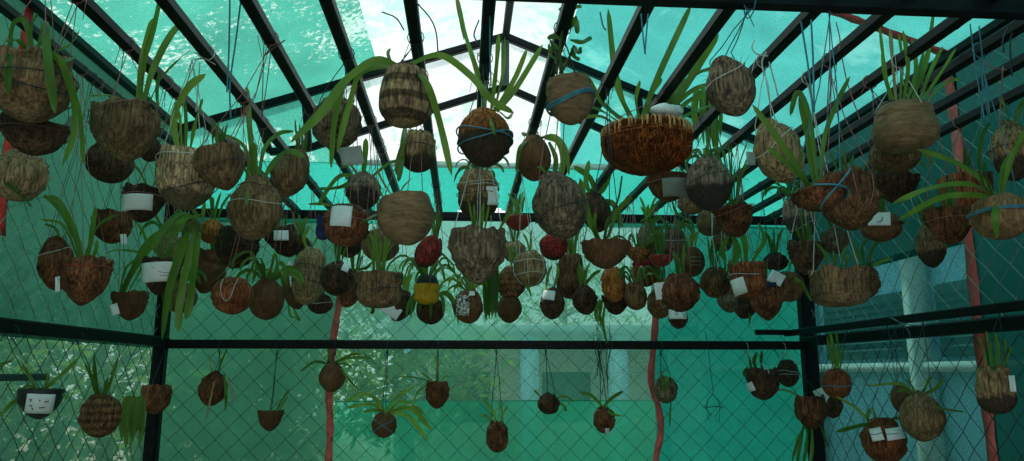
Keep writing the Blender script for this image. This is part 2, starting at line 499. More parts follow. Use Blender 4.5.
def body(shape, wd, ht, tilt, seed, ribs=0.035, nrib=9, lump=0.08, pitch=0.0):
    bm = bmesh.new()
    R = wd / 2
    nr, ns = 24, 44
    off = Vector((seed * 3.7, seed * 1.3, seed * 2.1))
    ph = seed * 1.7
    rg = random.Random(int(seed * 1000))
    cracks = [(rg.uniform(0, 6.28), rg.uniform(.05, .12), rg.uniform(.05, .12), rg.uniform(.1, .5)) for _ in range(7 if lump > .035 else 2)]
    folds = [(rg.uniform(.2, .9), rg.uniform(.02, .04), rg.uniform(.03, .07), rg.uniform(-.08, .08), rg.uniform(0, 6.28)) for _ in range(3 if lump > .035 else 1)]
    rings = []
    seq = [(i / nr, 1.0) for i in range(nr + 1)]
    if shape in OPEN:
        seq += [(1.0, 0.84), (0.93, 0.80), (0.86, 0.76)]
    for (t, k) in seq:
        t2 = t ** 1.25 if t < 1 else t
        if True:
            t2 = 1 - math.cos(t * math.pi / 2) if shape in OPEN else (1 - math.cos(t * math.pi)) / 2
        rr = prof_r(shape, t2)
        ring = []
        for j in range(ns):
            a = 2 * math.pi * j / ns
            q = rr * k
            q *= 1 + 0.035 * math.cos(3 * a + ph) + ribs * (abs(math.sin(nrib * a / 2 + ph)) - 0.6) * (0.4 + 0.6 * t2)
            if shape == 'box':
                c, s = abs(math.cos(a)), abs(math.sin(a))
                q *= 0.9 / ((c ** 3.2 + s ** 3.2) ** (1 / 3.2)) * 1.05
            for ca, cw, cd_, cz in cracks:
                da = (a - ca - .25 * math.sin(t2 * 4 + ca) + math.pi) % (2 * math.pi) - math.pi
                if k == 1.0 and abs(da) < cw * 2.2 and t2 > cz:
                    q *= 1 - 1.3 * cd_ * max(0, 1 - abs(da) / (cw * 2.2))
            for fz, fw, fd, fs, fp in folds:
                dz = t2 - fz - fs * math.cos(a + fp)
                if k == 1.0:
                    q *= 1 - fd * math.exp(-(dz / fw) ** 2) + fd * .7 * math.exp(-((dz - fw * 1.8) / fw) ** 2)
            v = Vector((R * q * math.cos(a), R * q * math.sin(a), (t2 - 0.5) * ht))
            nz = noise.noise(v * (5.5 / max(R, 0.01)) * 0.35 + off) * lump + noise.noise(v * (14 / max(R, 0.01)) * 0.35 + off) * lump * 0.5
            v.x *= 1 + nz
            v.y *= 1 + nz
            if t2 > 0.9:
                v.z += ht * 0.11 * (1 if lump > .035 else .3) * noise.noise(Vector((math.cos(a) * 2.2, math.sin(a) * 2.2, seed)))
            v.z += ht * 0.03 * nz
            ring.append(v)
        rings.append(ring)
    rot = Matrix.Rotation(math.radians(tilt), 3, 'Y') @ Matrix.Rotation(math.radians(pitch), 3, 'X')
    bot = bm.verts.new(rot @ Vector((0, 0, -0.505 * ht)))
    vr = [[bm.verts.new(rot @ v) for v in ring] for ring in rings[1:]]
    for j in range(ns):
        bm.faces.new((bot, vr[0][(j + 1) % ns], vr[0][j]))
    for i in range(len(vr) - 1):
        for j in range(ns):
            bm.faces.new((vr[i][j], vr[i][(j + 1) % ns], vr[i + 1][(j + 1) % ns], vr[i + 1][j]))
    if shape in OPEN:
        c = bm.verts.new(rot @ Vector((0, 0, 0.36 * ht)))
        for j in range(ns):
            bm.faces.new((vr[-1][j], vr[-1][(j + 1) % ns], c))
    else:
        bm.faces.new(vr[-1])
    bmesh.ops.recalc_face_normals(bm, faces=bm.faces)
    return bm, rot


def ring_pts(shape, wd, ht, t, rot, extra=1.05, n=28, slope=0.0, seed=0.0):
    out = []
    for j in range(n):
        a = 2 * math.pi * j / n
        tt = min(0.97, max(0.05, t + slope * math.cos(a) + 0.02 * math.sin(3 * a + seed)))
        r = prof_r(shape, tt) * wd / 2 * extra + 0.0012
        out.append(rot @ Vector((r * math.cos(a), r * math.sin(a), (tt - 0.5) * ht)))
    return out
# ------------------------------------------------------------------ the shade house
Y0 = -2.0                                                   # the house runs on behind the camera and is open there
XL = P(163, 345, D).x
XR = P(806, 343, D).x
Z_RAIL = P(470, 345, D).z
Z_BEAM = P(600, 220, D).z
Z_EL = P(185, 131, D).z
Z_ER = P(795, 158, D).z
APEX = P(505, 39, D)
Z_B = Z_BEAM
print('house', XL, XR, Z_RAIL, Z_BEAM, Z_EL, Z_ER, APEX)


def struct(o):
    o['kind'] = 'structure'
    return o


def sheet(name, mat, quad, nu, nv, parent, wob=0.006, cut=None, seed=0):
    """A slightly rippled net panel over a quad (four corners, in order)."""
    a, b, c, d = [Vector(q) for q in quad]
    n = (b - a).cross(d - a).normalized()
    bm = bmesh.new()

    def f(u, v):
        p = a.lerp(b, u).lerp(d.lerp(c, u), v)
        return p + n * (wob * noise.noise(p * 2.3 + Vector((seed, 0, 0))) * 2)
    grid_sheet(bm, f, nu, nv)
    if cut:
        dead = [fc for fc in bm.faces if cut(fc.calc_center_median())]
        bmesh.ops.delete(bm, geom=dead, context='FACES')
    return mk(name, bm, mat, parent)


def chain_link(name, axis, const, lo, hi, z0, z1, parent, top=None, cell=0.118, r=0.0018, mat='wire'):
    """Woven wire diamonds: one zigzag wire beside the next, hooked through each other."""
    bm = bmesh.new()
    h = cell / 2
    n = int((hi - lo) / h)
    for k in range(n):
        x0 = lo + k * h
        pts = []
        m = int((z1 - z0) / h)
        for j in range(m + 1):
            x = x0 + (h if (j + k) % 2 else 0) * 1.02
            z = z0 + j * h
            if top and z > top(x):
                break
            w = 0.003 * (1 if j % 2 else -1)
            pts.append((x, const + w, z) if axis == 'y' else (const + w, x, z))
        if len(pts) > 2:
            tube(bm, pts, r, 3)
    return mk(name, bm, mat, parent, smooth=False)


def strip(name, pts, w, mat, parent, flat):
    """A sewn band that follows pts; flat = the direction across the band."""
    bm = bmesh.new()
    pp = catmull(pts, 24)
    f = Vector(flat)
    rows = []
    for i, p in enumerate(pp):
        wv = w * (0.5 + 0.07 * math.sin(i * 1.9))
        rows.append((bm.verts.new(p - f * wv), bm.verts.new(p + f * wv)))
    for i in range(len(rows) - 1):
        bm.faces.new((rows[i][0], rows[i + 1][0], rows[i + 1][1], rows[i][1]))
    o = mk(name, bm, mat, parent)
    sm = o.modifiers.new('thick', 'SOLIDIFY')
    sm.thickness = 0.003
    return o


# floor: bare earth under the house and around it
bm = bmesh.new()
grid_sheet(bm, lambda u, v: Vector((-16 + 32 * u, -6 + 30 * v, 0.015 * noise.noise(Vector((u * 40, v * 40, 0))))), 60, 60)
gm, nt, out = mat_new('earth')
b = nd(nt, 'ShaderNodeBsdfPrincipled')
b.inputs['Roughness'].default_value = 0.95
n = nd(nt, 'ShaderNodeTexNoise', Scale=0.8, Detail=8.0)
nt.links.new(mapping(nt, (1, 1, 1)), n.inputs['Vector'])
nt.links.new(ramp(nt, n.outputs[0], [(0.3, (0.18, 0.13, 0.09)), (0.5, (0.42, 0.31, 0.24)), (0.7, (0.5, 0.40, 0.33))]), b.inputs['Base Color'])
nt.links.new(b.outputs[0], out.inputs[0])
struct(mk('floor', bm, gm))

# ---- back wall
wb = struct(empty('wall_back', (0, 0, 0)))
yn = D + 0.05
x1 = P(333, 400, D).x
x2 = P(657, 400, D).x
ZT = P(500, 219, D).z
zs = Z_RAIL + .01
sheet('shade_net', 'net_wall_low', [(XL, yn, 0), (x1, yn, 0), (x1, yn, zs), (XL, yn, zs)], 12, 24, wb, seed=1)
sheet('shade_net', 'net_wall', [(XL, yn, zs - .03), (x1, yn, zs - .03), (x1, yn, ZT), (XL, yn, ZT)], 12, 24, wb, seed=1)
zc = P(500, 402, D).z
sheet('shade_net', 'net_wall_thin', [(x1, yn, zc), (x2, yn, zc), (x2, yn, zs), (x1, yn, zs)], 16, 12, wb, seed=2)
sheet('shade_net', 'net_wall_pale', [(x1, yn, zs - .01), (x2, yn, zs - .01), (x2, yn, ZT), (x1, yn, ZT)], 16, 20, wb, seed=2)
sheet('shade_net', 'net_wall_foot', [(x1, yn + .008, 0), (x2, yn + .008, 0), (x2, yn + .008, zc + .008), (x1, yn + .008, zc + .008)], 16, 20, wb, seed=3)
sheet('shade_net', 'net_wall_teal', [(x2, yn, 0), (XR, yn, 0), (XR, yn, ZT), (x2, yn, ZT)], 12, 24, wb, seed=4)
chain_link('chain_link', 'y', D + 0.015, XL, XR, 0.02, ZT, wb, mat='wire_dark')
strip('seam_band', [P(x, y, D + .04) for x, y in ((341, 292), (334, 335), (329, 385), (330, 430), (328, 480), (329, 560))], 0.036, 'seam', wb, (1, 0, 0))
strip('seam_band', [P(x, y, D + .04) for x, y in ((657, 275), (655, 330), (651, 380), (658, 405), (661, 432), (655, 470), (656, 560))], 0.036, 'seam', wb, (1, 0, 0))

# gable above the back beam: hemmed net below, white plastic sheet in the middle above
zh = P(500, 163, D).z
gl, gr = P(340, 160, D).x, P(562, 160, D).x


def ztop(x):
    if x < APEX.x:
        return Z_EL + (APEX.z - Z_EL) * (x - XL) / (APEX.x - XL)
    return Z_ER + (APEX.z - Z_ER) * (XR - x) / (XR - APEX.x)


def gable_sheet(name, mat, xa, xb, z0, seed, cut=None, n=16):
    bm = bmesh.new()

    def f(u, v):
        x = xa + (xb - xa) * u
        p = Vector((x, yn, z0 + (max(z0 + .01, ztop(x) + .04) - z0) * v))
        p.y += 0.008 * noise.noise(p * 2.5 + Vector((seed, 0, 0)))
        return p
    grid_sheet(bm, f, n, 10)
    mk(name, bm, mat, wb)


hx0, hx1 = P(425, 215, D).x, P(540, 215, D).x
hz0, hz1 = P(480, 243, D).z, P(480, 196, D).z


def torn(c):
    u = (c.x - hx0) / (hx1 - hx0) * 2 - 1
    v = (c.z - hz0) / (hz1 - hz0) * 2 - 1
    return abs(u) < 1 and v < 0.55 + 0.9 * noise.noise(Vector((c.x * 5, 0, 3))) - .5 * abs(u) ** 3


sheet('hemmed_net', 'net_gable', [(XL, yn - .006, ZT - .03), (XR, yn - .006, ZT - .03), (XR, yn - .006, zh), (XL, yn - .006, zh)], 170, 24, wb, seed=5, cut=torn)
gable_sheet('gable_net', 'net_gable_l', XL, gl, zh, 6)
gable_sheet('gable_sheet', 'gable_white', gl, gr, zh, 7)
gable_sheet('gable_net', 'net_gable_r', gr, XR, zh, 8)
strip('hem', [(P(335, 163, D).x, yn - .012, zh), (P(500, 164, D).x, yn - .012, zh - .004), (P(645, 163, D).x, yn - .012, zh)], 0.034, 'hem', wb, (0, 0, 1))

# ---- side walls
wl = struct(empty('wall_left', (0, 0, 0)))
xn = XL - 0.04
sheet('shade_net', 'net_wall_see', [(xn, Y0, 0), (xn, D, 0), (xn, D, zs), (xn, Y0, zs)], 24, 24, wl, seed=11)
sheet('shade_net', 'net_wall', [(xn, Y0, zs - .03), (xn, D, zs - .03), (xn, D, Z_EL + .06), (xn, Y0, Z_EL + .06)], 24, 24, wl, seed=11)
chain_link('chain_link', 'x', XL - 0.012, 0.6, D, 0.02, zs, wl, mat='wire_dark')
chain_link('chain_link', 'x', XL - 0.012, 0.6, D, 0.02 + .059 * 2 * math.ceil((zs - .02) / .118), Z_EL, wl)
strip('red_band', [PX(x, y, XL - .03) for x, y in ((34, -12), (24, 45), (14, 110), (7, 160), (1, 235))], 0.05, 'seam_red', wl, (0, 1, 0))

wr = struct(empty('wall_right', (0, 0, 0)))
xn = XR + 0.04
ys = PX(972, 300, XR).y
zm = PX(930, 250, XR).z
sheet('shade_net', 'net_wall_dark', [(xn, Y0, 0), (xn, ys + .05, 0), (xn, ys + .05, Z_ER + .06), (xn, Y0, Z_ER + .06)], 20, 20, wr, seed=12)
sheet('shade_net', 'net_wall_dark', [(xn, ys, zm), (xn, D, zm), (xn, D, Z_ER + .06), (xn, ys, Z_ER + .06)], 12, 12, wr, seed=13)
sheet('shade_net', 'net_wall_side', [(xn, ys, 0), (xn, D, 0), (xn, D, zm + .03), (xn, ys, zm + .03)], 12, 20, wr, seed=14)
chain_link('chain_link', 'x', XR + 0.012, 0.6, D, 0.02, zs, wr, mat='wire_dark')
chain_link('chain_link', 'x', XR + 0.012, 0.6, D, 0.02 + .059 * 2 * math.ceil((zs - .02) / .118), Z_ER, wr)
strip('red_band', [PX(x, y, XR + .03) for x, y in ((945, 54), (953, 110), (963, 185), (974, 290), (984, 380), (995, 475))], 0.055, 'seam', wr, (0, 1, 0))

# ---- roof: two slopes of net, a white plastic sheet along the ridge
rf = struct(empty('ceiling', (0, 0, 0)))
LIFT = 0.035


def roof_sheet(mat, xa, xb, seed, name='shade_net'):
    bm = bmesh.new()

    def f(u, v):
        x = xa + (xb - xa) * u
        y = Y0 + (D + 0.1 - Y0) * v
        p = Vector((x, y, ztop(x) + LIFT))
        p.z += 0.006 * noise.noise(Vector((x * 3, y * 3, seed)))
        return p
    grid_sheet(bm, f, 14, 30)
    mk(name, bm, mat, rf)


wa = APEX.x - 0.72
wbx = APEX.x + 0.33
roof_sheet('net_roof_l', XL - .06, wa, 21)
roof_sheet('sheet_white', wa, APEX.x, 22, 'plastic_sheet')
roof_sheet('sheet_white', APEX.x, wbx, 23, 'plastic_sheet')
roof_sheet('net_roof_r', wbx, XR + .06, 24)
ya = PX(945, 54, XR).y
strip('red_band', [(x, ya + 0.05 * (XR - x), ztop(x) + .02) for x in (XR, XR - .15, XR - .3, XR - .45, XR - .7)], 0.045, 'seam', rf, (0, 1, 0))

# ---- steel frame


def steel(name, segs, w, mat='steel', parent=None, h=None):
    bm = bmesh.new()
    for a, b in segs:
        bar(bm, a, b, w, h)
    o = mk(name, bm, mat, parent, smooth=False)
    return o if parent else struct(o)


def between(a, b, t):
    return Vector(a).lerp(Vector(b), t)


yf = D - 0.03
steel('corner_post', [((XL, yf, 0), (XL, yf, Z_EL))], 0.062)
steel('corner_post', [((XR, yf, 0), (XR, yf, Z_ER))], 0.075)
steel('back_rail', [((XL, yf - .01, Z_RAIL), (XR, yf - .01, Z_RAIL))], 0.045)
steel('back_beam', [((XL, yf - .01, Z_B), (XR, yf - .01, Z_B))], 0.045)
zl = (PX(0, 323, XL).z + PX(120, 340, XL).z) / 2
zr_ = PX(930, 331, XR).z
steel('side_rail', [((XL + .02, Y0, zl), (XL + .02, yf, zl))], 0.05)
steel('side_rail', [((XR - .02, Y0, zr_), (XR - .02, yf, zr_))], 0.05)
pa, pb = PX(1030, 303, XR - .12), PX(800, 335, XR - .16)
steel('side_rail', [((XR - .12, Y0, pa.z), (XR - .12, yf, pa.z - .005))], 0.032)
steel('side_bracket', [((XR - .30, yf - .02, pa.z), (XR - .10, yf - .02, pa.z))], 0.028)
steel('eave_beam', [((XL, Y0, Z_EL), (XL, yf, Z_EL))], 0.036)
steel('eave_beam', [((XR, Y0, Z_ER), (XR, yf, Z_ER))], 0.036)

# end truss: two chords, king post, struts
aL, aR = Vector((XL, yf, Z_EL)), Vector((XR, yf, Z_ER))
ap = Vector((APEX.x, yf, APEX.z))
lo = P(505, 87, yf)
l1, l2 = P(309, 148, yf), P(270, 152, yf)
r1 = P(690, 168, yf)
tr = struct(empty('end_truss', (0, 0, 0)))
steel('top_chord', [(aL, ap), (ap, aR)], 0.042, parent=tr)
steel('bottom_chord', [(l2, l1), (l1, lo), (lo, r1)], 0.038, parent=tr)
steel('king_post', [(ap, lo)], 0.045, 'steel_grey', parent=tr)
steel('strut', [(between(aL, ap, .37), l1)], 0.036, parent=tr)
steel('strut', [(between(ap, aR, .46), between(lo, r1, .75))], 0.036, parent=tr)
steel('strut', [(l2, between(aL, ap, .22))], 0.036, parent=tr)
# ridge and purlin tubes
steel('ridge_beam', [((APEX.x, Y0, APEX.z - .01), (APEX.x, yf, APEX.z - .01))], 0.04)

# the bars the plants hang from, front to back
BARS = [(-1.40, 1.6 + 1.085), (-0.851, Z_B), (-0.668, Z_B), (-0.483, Z_B), (-0.309, Z_B), (-0.124, Z_B), (0.05, Z_B), (0.23, Z_B), (0.404, Z_B),
        (0.59, Z_B), (0.789, Z_B), (0.96, Z_B), (1.147, Z_B), (1.315, Z_B), (1.47, Z_B), (1.63, Z_B)]
BS = (Z_B - 1.6) / 0.81
BARS = [(x * BS if z == Z_B else x, z) for x, z in BARS]
for x, z in BARS:
    steel('ceiling_bar', [((x, Y0, z), (x, yf, z))], 0.03)
# stout front beam under the bars
zf = Z_B - 0.045
YF = PZ(700, 17, zf - .023).y
fa, fb_ = P(360, -16, YF), P(1024, 9, YF)
fd_ = (fb_ - fa) / (fb_.x - fa.x)
steel('front_beam', [(fa + fd_ * (XL - fa.x), fa + fd_ * (XR - fa.x))], 0.03, h=0.044)
zf = (fa + fd_ * (.5 - fa.x)).z
print('front beam depth', YF)
rd = struct(empty('side_rod', (0, 0, 0)))
ra = PX(46, 377, XL + .03)
steel('rod', [(Vector((ra.x, Y0, ra.z)), ra)], 0.024, 'steel_grey', parent=rd)
# ------------------------------------------------------------------ hanging planters
# (id, cx, cy, w, h, shape, husk, label, options) - centre and size as seen; depth follows from the real size of a coconut
T = []


def p(i, cx, cy, w, h, shape, mat, label, **o):
    T.append(dict(i=i, cx=cx, cy=cy, w=w, h=h, shape=shape, mat=mat, label=label, **o))


UP = 'hanging planters under the roof bars'
# --- the corner by the left wall
p(1, 32, 86, 76, 76, 'cut', 'tan', 'big brown cut husk with broad arching strap leaves, topmost at the chain-link corner', tilt=-4, str='pink', tie=[(.62, 'hook', .04), (.42, 'hook', -.05)],
  lv=['33,52 25,22 13,25 9,60 8,96:10', '38,52 44,22 48,62 55,114:11', '31,50 30,30 38,13:8', '48,52 60,60 71,92 74,132 62,167:10', '50,52 67,74 79,112 84,166:9', '46,52 62,61 80,55:6', '50,52 70,45 80,30:8', '28,52 18,40 6,42:7'])
p(2, 34, 136, 62, 40, 'bowl', 'dark', 'dark half husk with a grey tag, tucked below the big husk with arching leaves', tilt=6, str='pink', tag=[(66, 112, 15, 26, -25, 'grey_paper', 0, 1)], tie=[(.7, 'brown_twine', .1)])
p(3, 20, 177, 52, 50, 'ball', 'palefull', 'plain pale round husk tied with pinkish twine against the chain-link side wall', tilt=8, str='red_twine', tie=[(.82, 'pink', .05)], lv=['-4,176 15,190 33,208:5:leafdark'])
p(4, 127, 131, 65, 64, 'cone', 'tan', 'tan cut husk with tall upright leaves and pink twine round its rim', tilt=-6, str='pink', tie=[(.9, 'pink', .06)],
  lv=['140,106 144,62 154,26 163,-14:9', '143,106 152,72 170,36 188,17:9', '148,106 160,80 176,62 191,49:5', '137,106 144,55 153,18:10:leafyel', '131,106 112,96 88,96:5', '158,108 157,90 160,70:5'])
p(5, 111, 161, 46, 46, 'egg', 'dark', 'dark egg-shaped husk hiding behind the tan cut husk with upright leaves', tilt=-10, str='pink')
p(6, 143, 204, 42, 38, 'bowl', 'dark', 'dark bowl with broad white tag, beside the large pale cracked husk', tilt=4, str='pink', tag=[(138, 200, 27, 15, 2, 'paper', 0, 0)], tie=[(.75, 'pink', .05)], lv=['148,188 140,172 134,165:4', '152,188 160,172 170,165:4'])
p(7, 112, 227, 36, 34, 'cut', 'rough', 'small rough brown bowl with frayed open top by the chain link', tilt=-4, str='brown_twine', tag=[(123, 237, 6, 11, 12, 'paper', 0, 1)], lv=['108,212 96,214 90,219:3'])
p(8, 56, 264, 35, 54, 'egg', 'rough', 'tall ragged brown husk beside the reddish flat-topped husk', tilt=-8, str='brown_twine', tie=[(.66, 'white_twine', .1)], lv=['60,238 55,228 44,224:4', '62,238 70,228 76,226:4'])
p(9, 84, 281, 47, 50, 'cone', 'rough', 'reddish flat-topped pointed husk with red twine and a small white tag at its edge', tilt=2, str='pink', tie=[(.8, 'red_twine', .01)], tag=[(62, 283, 4, 15, 5, 'paper', 0, 0)],
  lv=['80,259 75,236 62,212 44,194:8', '84,259 73,225 58,200 42,197:6', '88,259 92,232 96,206:7', '84,259 98,226 118,214:6', '78,259 64,226 40,219:4', '92,259 96,250 97,240:5'])
p(10, 130, 306, 36, 29, 'bowl', 'shell', 'small brown bowl with long green leaves sweeping up over its rim', tilt=-3, str='hook', tag=[(117, 309, 7, 11, 20, 'paper', 0, 1)],
  lv=['121,292 140,260 168,230 202,214:10', '124,292 136,262 152,238 184,222:8', '120,292 126,268 142,254 118,250 104,254:4', '128,292 142,266 146,240 132,215:4'])
p(11, 161, 277, 38, 38, 'bowl', 'dark', 'dark bowl wrapped in a wide white paper band', tilt=2, str='pink', tag=[(158, 271, 29, 19, 5, 'paper', 1, 0)])
p(12, 167, 246, 26, 26, 'ball', 'palefull', 'small pale round husk just above the wide white paper band', str='pink')
p(13, 183, 251, 24, 24, 'ball', 'grey', 'small smooth grey shell partly behind long drooping leaves', str='white_twine')
p(14, 181, 298, 32, 30, 'ball', 'tan', 'small tan round husk behind the tips of the drooping leaves', str='pink')
p(15, 187, 178, 58, 66, 'cut', 'pale', 'large pale cracked husk hung on fanned white strings', tilt=-2, str='white_twine', nstr=4, tie=[(.86, 'white_twine', .0), (.3, 'hook', .12)], hook=(192, 60),
  lv=['178,150 174,118 188,88 206,74:11:leafyel', '190,150 196,120 203,98:7', '186,150 186,120 184,96:5', '182,150 180,120 176,104:5:leafyel'])
p(16, 223, 167, 53, 50, 'cone', 'tan', 'brown flat-topped husk leaning against the large pale cracked husk', tilt=-18, str='pink', tie=[(.5, 'hook', .05)])
p(17, 212, 232, 26, 24, 'ball', 'orange', 'little orange fibre ball at the root of the long drooping leaves', str='pink')
p(18, 236, 248, 42, 42, 'cut', 'dark', 'dark shell bound with a loop of wire, beside the orange fibre ball', tilt=10, str='pink', tie=[(.8, 'hook', .1), (.5, 'hook', .2)])
p(19, 208, 272, 34, 44, 'cut', 'shell', 'dark pointed husk with a red string loop down its side', tilt=12, str='brown_twine', loop='red_twine')
p(20, 255, 209, 54, 64, 'egg', 'tan', 'ribbed brown husk with one broad leaf folded down over its front', tilt=4, str='pink', nrib=12, ribs=.06, tie=[(.55, 'white_twine', .04), (.84, 'hook', .02)],
  lv=['256,184 250,132 247,86:8', '256,184 254,146 250,170 246,206:10', '258,184 264,150 278,134 294,131:6', '254,184 245,148 226,136 216,142:5', '262,182 274,162 288,151 305,157:9', '252,184 240,160 231,152:5'])
p(21, 290, 174, 42, 54, 'egg', 'tan', 'deeply ribbed slanting husk next to the brown husk with the folded leaf', tilt=24, str='pink', nrib=10, ribs=.08)
p(22, 286, 243, 32, 34, 'bowl', 'dark', 'tilted dark half shell with a small white tag on its rim', tilt=-28, str='pink', tag=[(281, 235, 14, 10, 5, 'paper', 0, 1)], fol=('up', 5, 22, 4, 'leaf'))
p(23, 233, 296, 40, 37, 'ball', 'red', 'smooth reddish-brown coconut with a thread looped on its front', str='pink', lv=['216,280 224,272 228,268:2', '246,280 252,272 256,262:2'], loop='white_twine', lump=.02)
p(24, 267, 300, 35, 40, 'ball', 'shell', 'dark brown coconut sprouting a dense tuft of short green leaves', str='pink', fol=('fan', 16, 44, 6, 'leaf'))
p(25, 309, 277, 32, 56, 'tall', 'palefull', 'tall pale upright husk with segmented ribs', tilt=6, str='pink', nrib=8, ribs=.1, tie=[(.68, 'hook', 0), (.4, 'hook', 0), (.54, 'hook', .03)], lv=['308,250 304,238 310,226:5:leafyel', '310,250 318,236 322,222:5:leafyel'])
p(26, 294, 291, 26, 38, 'egg', 'shell', 'brown husk with a long white tag beside the tall segmented husk', tilt=-18, str='pink', tag=[(292, 274, 8, 26, 10, 'paper', 0, 1)], lv=['292,305 298,318 301,320:4', '288,303 290,315 296,318:3'])
p(27, 337, 279, 32, 34, 'ball', 'dark', 'dark round husk with a small square white tag near its top', str='white_twine', tag=[(345, 267, 7, 9, -20, 'paper', 0, 0)], fol=('up', 4, 24, 5, 'leafdark'))
p(28, 320, 304, 25, 20, 'ball', 'dark', 'small dark husk directly under the tall segmented husk', str='hook', tie=[(.5, 'white_twine', .05)])
p(29, 350, 290, 26, 36, 'egg', 'rough', 'reddish husk between the square-tagged husk and the blocky husk', tilt=14, str='pink')
p(30, 379, 290, 47, 36, 'box', 'tan', 'blocky sawn-topped husk with a tuft of thin upright leaves', tilt=-2, str='pink', nrib=10, tie=[(.5, 'hook', .03)], fol=('up', 8, 52, 4, 'leaf'), lv=['352,270 366,268 372,262:4:leafdark', '372,300 373,310 371,314:5:leafdark'])
p(31, 400, 306, 28, 32, 'egg', 'dark', 'dark husk with a slanting white tag beneath the blocky husk', tilt=20, str='pink', tag=[(391, 310, 20, 12, -32, 'paper', 0, 1)])
p(32, 346, 226, 48, 42, 'ball', 'rough', 'brown husk with a large white tag and a dark blue cloth', str='pink', tag=[(341, 216, 20, 22, -3, 'paper', 0, 0)], tie=[(.62, 'pink', -.02)], cloth=(323, 228, 14, 24), lv=['340,208 322,204 308,204:4', '352,230 366,220 382,212:4:leafdark'])
p(33, 349, 249, 28, 18, 'bowl', 'dark', 'small dark bowl hanging just under the husk with the blue cloth', str='pink')
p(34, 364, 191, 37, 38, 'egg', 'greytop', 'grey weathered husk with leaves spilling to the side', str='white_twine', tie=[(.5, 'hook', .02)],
  lv=['363,176 365,158 366,138:8', '358,176 340,176 326,192 318,206:6', '360,178 345,186 318,190:5:leafdark', '356,178 336,188 318,188:4:leafdark', '370,178 388,164 398,160:5', '360,178 350,165 342,168:4'])
p(35, 381, 246, 38, 32, 'ball', 'tan', 'brown round husk behind the plain tan flat-topped husk', str='pink')
p(36, 407, 219, 56, 54, 'cut', 'smooth', 'big plain tan husk with a flat cut top and a few bare twigs', tilt=-7, str='pink', ribs=.012, lump=.03, lv=['392,196 382,180 378,170:3:dry', '398,196 404,186 412,178:2:dry', '385,200 378,188 376,178:4:dry'])
p(37, 428, 252, 30, 34, 'ball', 'redpaint', 'red-brown coconut peeking out behind the plain tan flat-topped husk', tilt=30, str='pink')
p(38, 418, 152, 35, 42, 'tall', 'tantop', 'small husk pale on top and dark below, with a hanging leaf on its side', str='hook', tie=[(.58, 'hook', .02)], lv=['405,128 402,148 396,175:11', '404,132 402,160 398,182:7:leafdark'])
p(39, 405, 95, 54, 66, 'barrel', 'banded', 'barrel-shaped husk with dark bands and two long arching leaves', str='hook', ribs=.015, lump=.025,
  lv=['400,66 376,60 346,80 322,112 290,143:13', '397,66 362,66 343,86 334,124 331,169:10', '396,66 362,72 350,102 337,152:9', '410,64 440,55 470,75 492,100 514,113:10', '414,68 428,86 440,124 452,176:10', '392,64 388,54 390,48:5'])
p(40, 336, 124, 50, 52, 'ball', 'grey', 'round grey husk with a grey tag, half covered by long hanging leaves', str='hook', tag=[(352, 154, 22, 18, 14, 'grey_paper', 0, 1)])
p(41, 484, 138, 56, 60, 'egg', 'shag', 'orange-brown shaggy husk tied with blue string, long leaves rising from it', tilt=-4, str='hook', tie=[(.42, 'blue_twine', .1), (.52, 'blue_twine', -.12)], lump=.09,
  lv=['486,112 477,72 464,30 456,-6:8', '464,40 460,20 455,-8:3:dry', '491,112 496,70 499,33:7', '494,112 503,72 505,36:5', '494,112 514,80 527,49:7', '497,112 516,88 543,44:8', '500,112 508,118 513,112:5', '488,112 492,124 495,135:5'])
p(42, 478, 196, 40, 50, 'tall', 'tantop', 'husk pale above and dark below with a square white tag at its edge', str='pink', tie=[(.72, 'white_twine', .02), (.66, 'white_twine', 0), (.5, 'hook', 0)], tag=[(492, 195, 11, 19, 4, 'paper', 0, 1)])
p(43, 478, 256, 57, 58, 'cone', 'grey', 'large flat-topped grey-brown husk tapering to a point, thin grass on top', str='white_twine', nstr=4, nrib=8, tie=[(.78, 'brown_twine', .02)], fol=('thin', 7, 40, 4, 'leaf'), lv=['500,228 508,215 512,205:5:leafdark'])
p(44, 427, 294, 27, 21, 'box', 'yellow', 'small yellow-painted pot with a spreading grassy plant', str='pink', ribs=.01, lump=.02, black_top=1, fol=('fan', 16, 50, 4, 'leafdark'))
p(45, 431, 311, 28, 27, 'ball', 'dark', 'dark husk with drooping leaves right beneath the yellow-painted pot', str='hook', fol=('droop', 9, 36, 6, 'leafdark'))
p(46, 469, 307, 30, 33, 'ball', 'shell', 'brown coconut with a printed black and white picture label', str='pink', label_art=(463, 305, 13, 20), fol=('fan', 14, 38, 4, 'leaf'), tag=[(472, 293, 6, 5, 0, 'paper', 0, 0)])
p(48, 511, 283, 29, 33, 'ball', 'striped', 'round husk with pale stripes beside the wire-netted husk', tilt=8, str='white_twine', fol=('up', 3, 24, 5, 'leaf'))
p(49, 509, 308, 26, 30, 'egg', 'shell', 'smooth pointed brown coconut under the pale-striped husk', tilt=0, str='pink', lump=.02)
p(50, 530, 269, 33, 36, 'ball', 'palefull', 'pale round husk netted in crossing white wire', str='white_twine', nstr=3, tie=[(.7, 'white_twine', 0), (.35, 'white_twine', .02)], verts=6, fol=('up', 3, 26, 4, 'leaf'))
p(51, 514, 252, 24, 22, 'ball', 'palefull', 'little pale husk half hidden behind the wire-netted husk', str='white_twine')
p(52, 552, 304, 26, 31, 'egg', 'dark', 'near-black pointed husk with a square white tag and black loops', str='hook', tag=[(549, 295, 12, 10, -8, 'paper', 0, 0)], lv=['546,290 548,275 552,265:4', '553,290 558,272 556,262:4'])
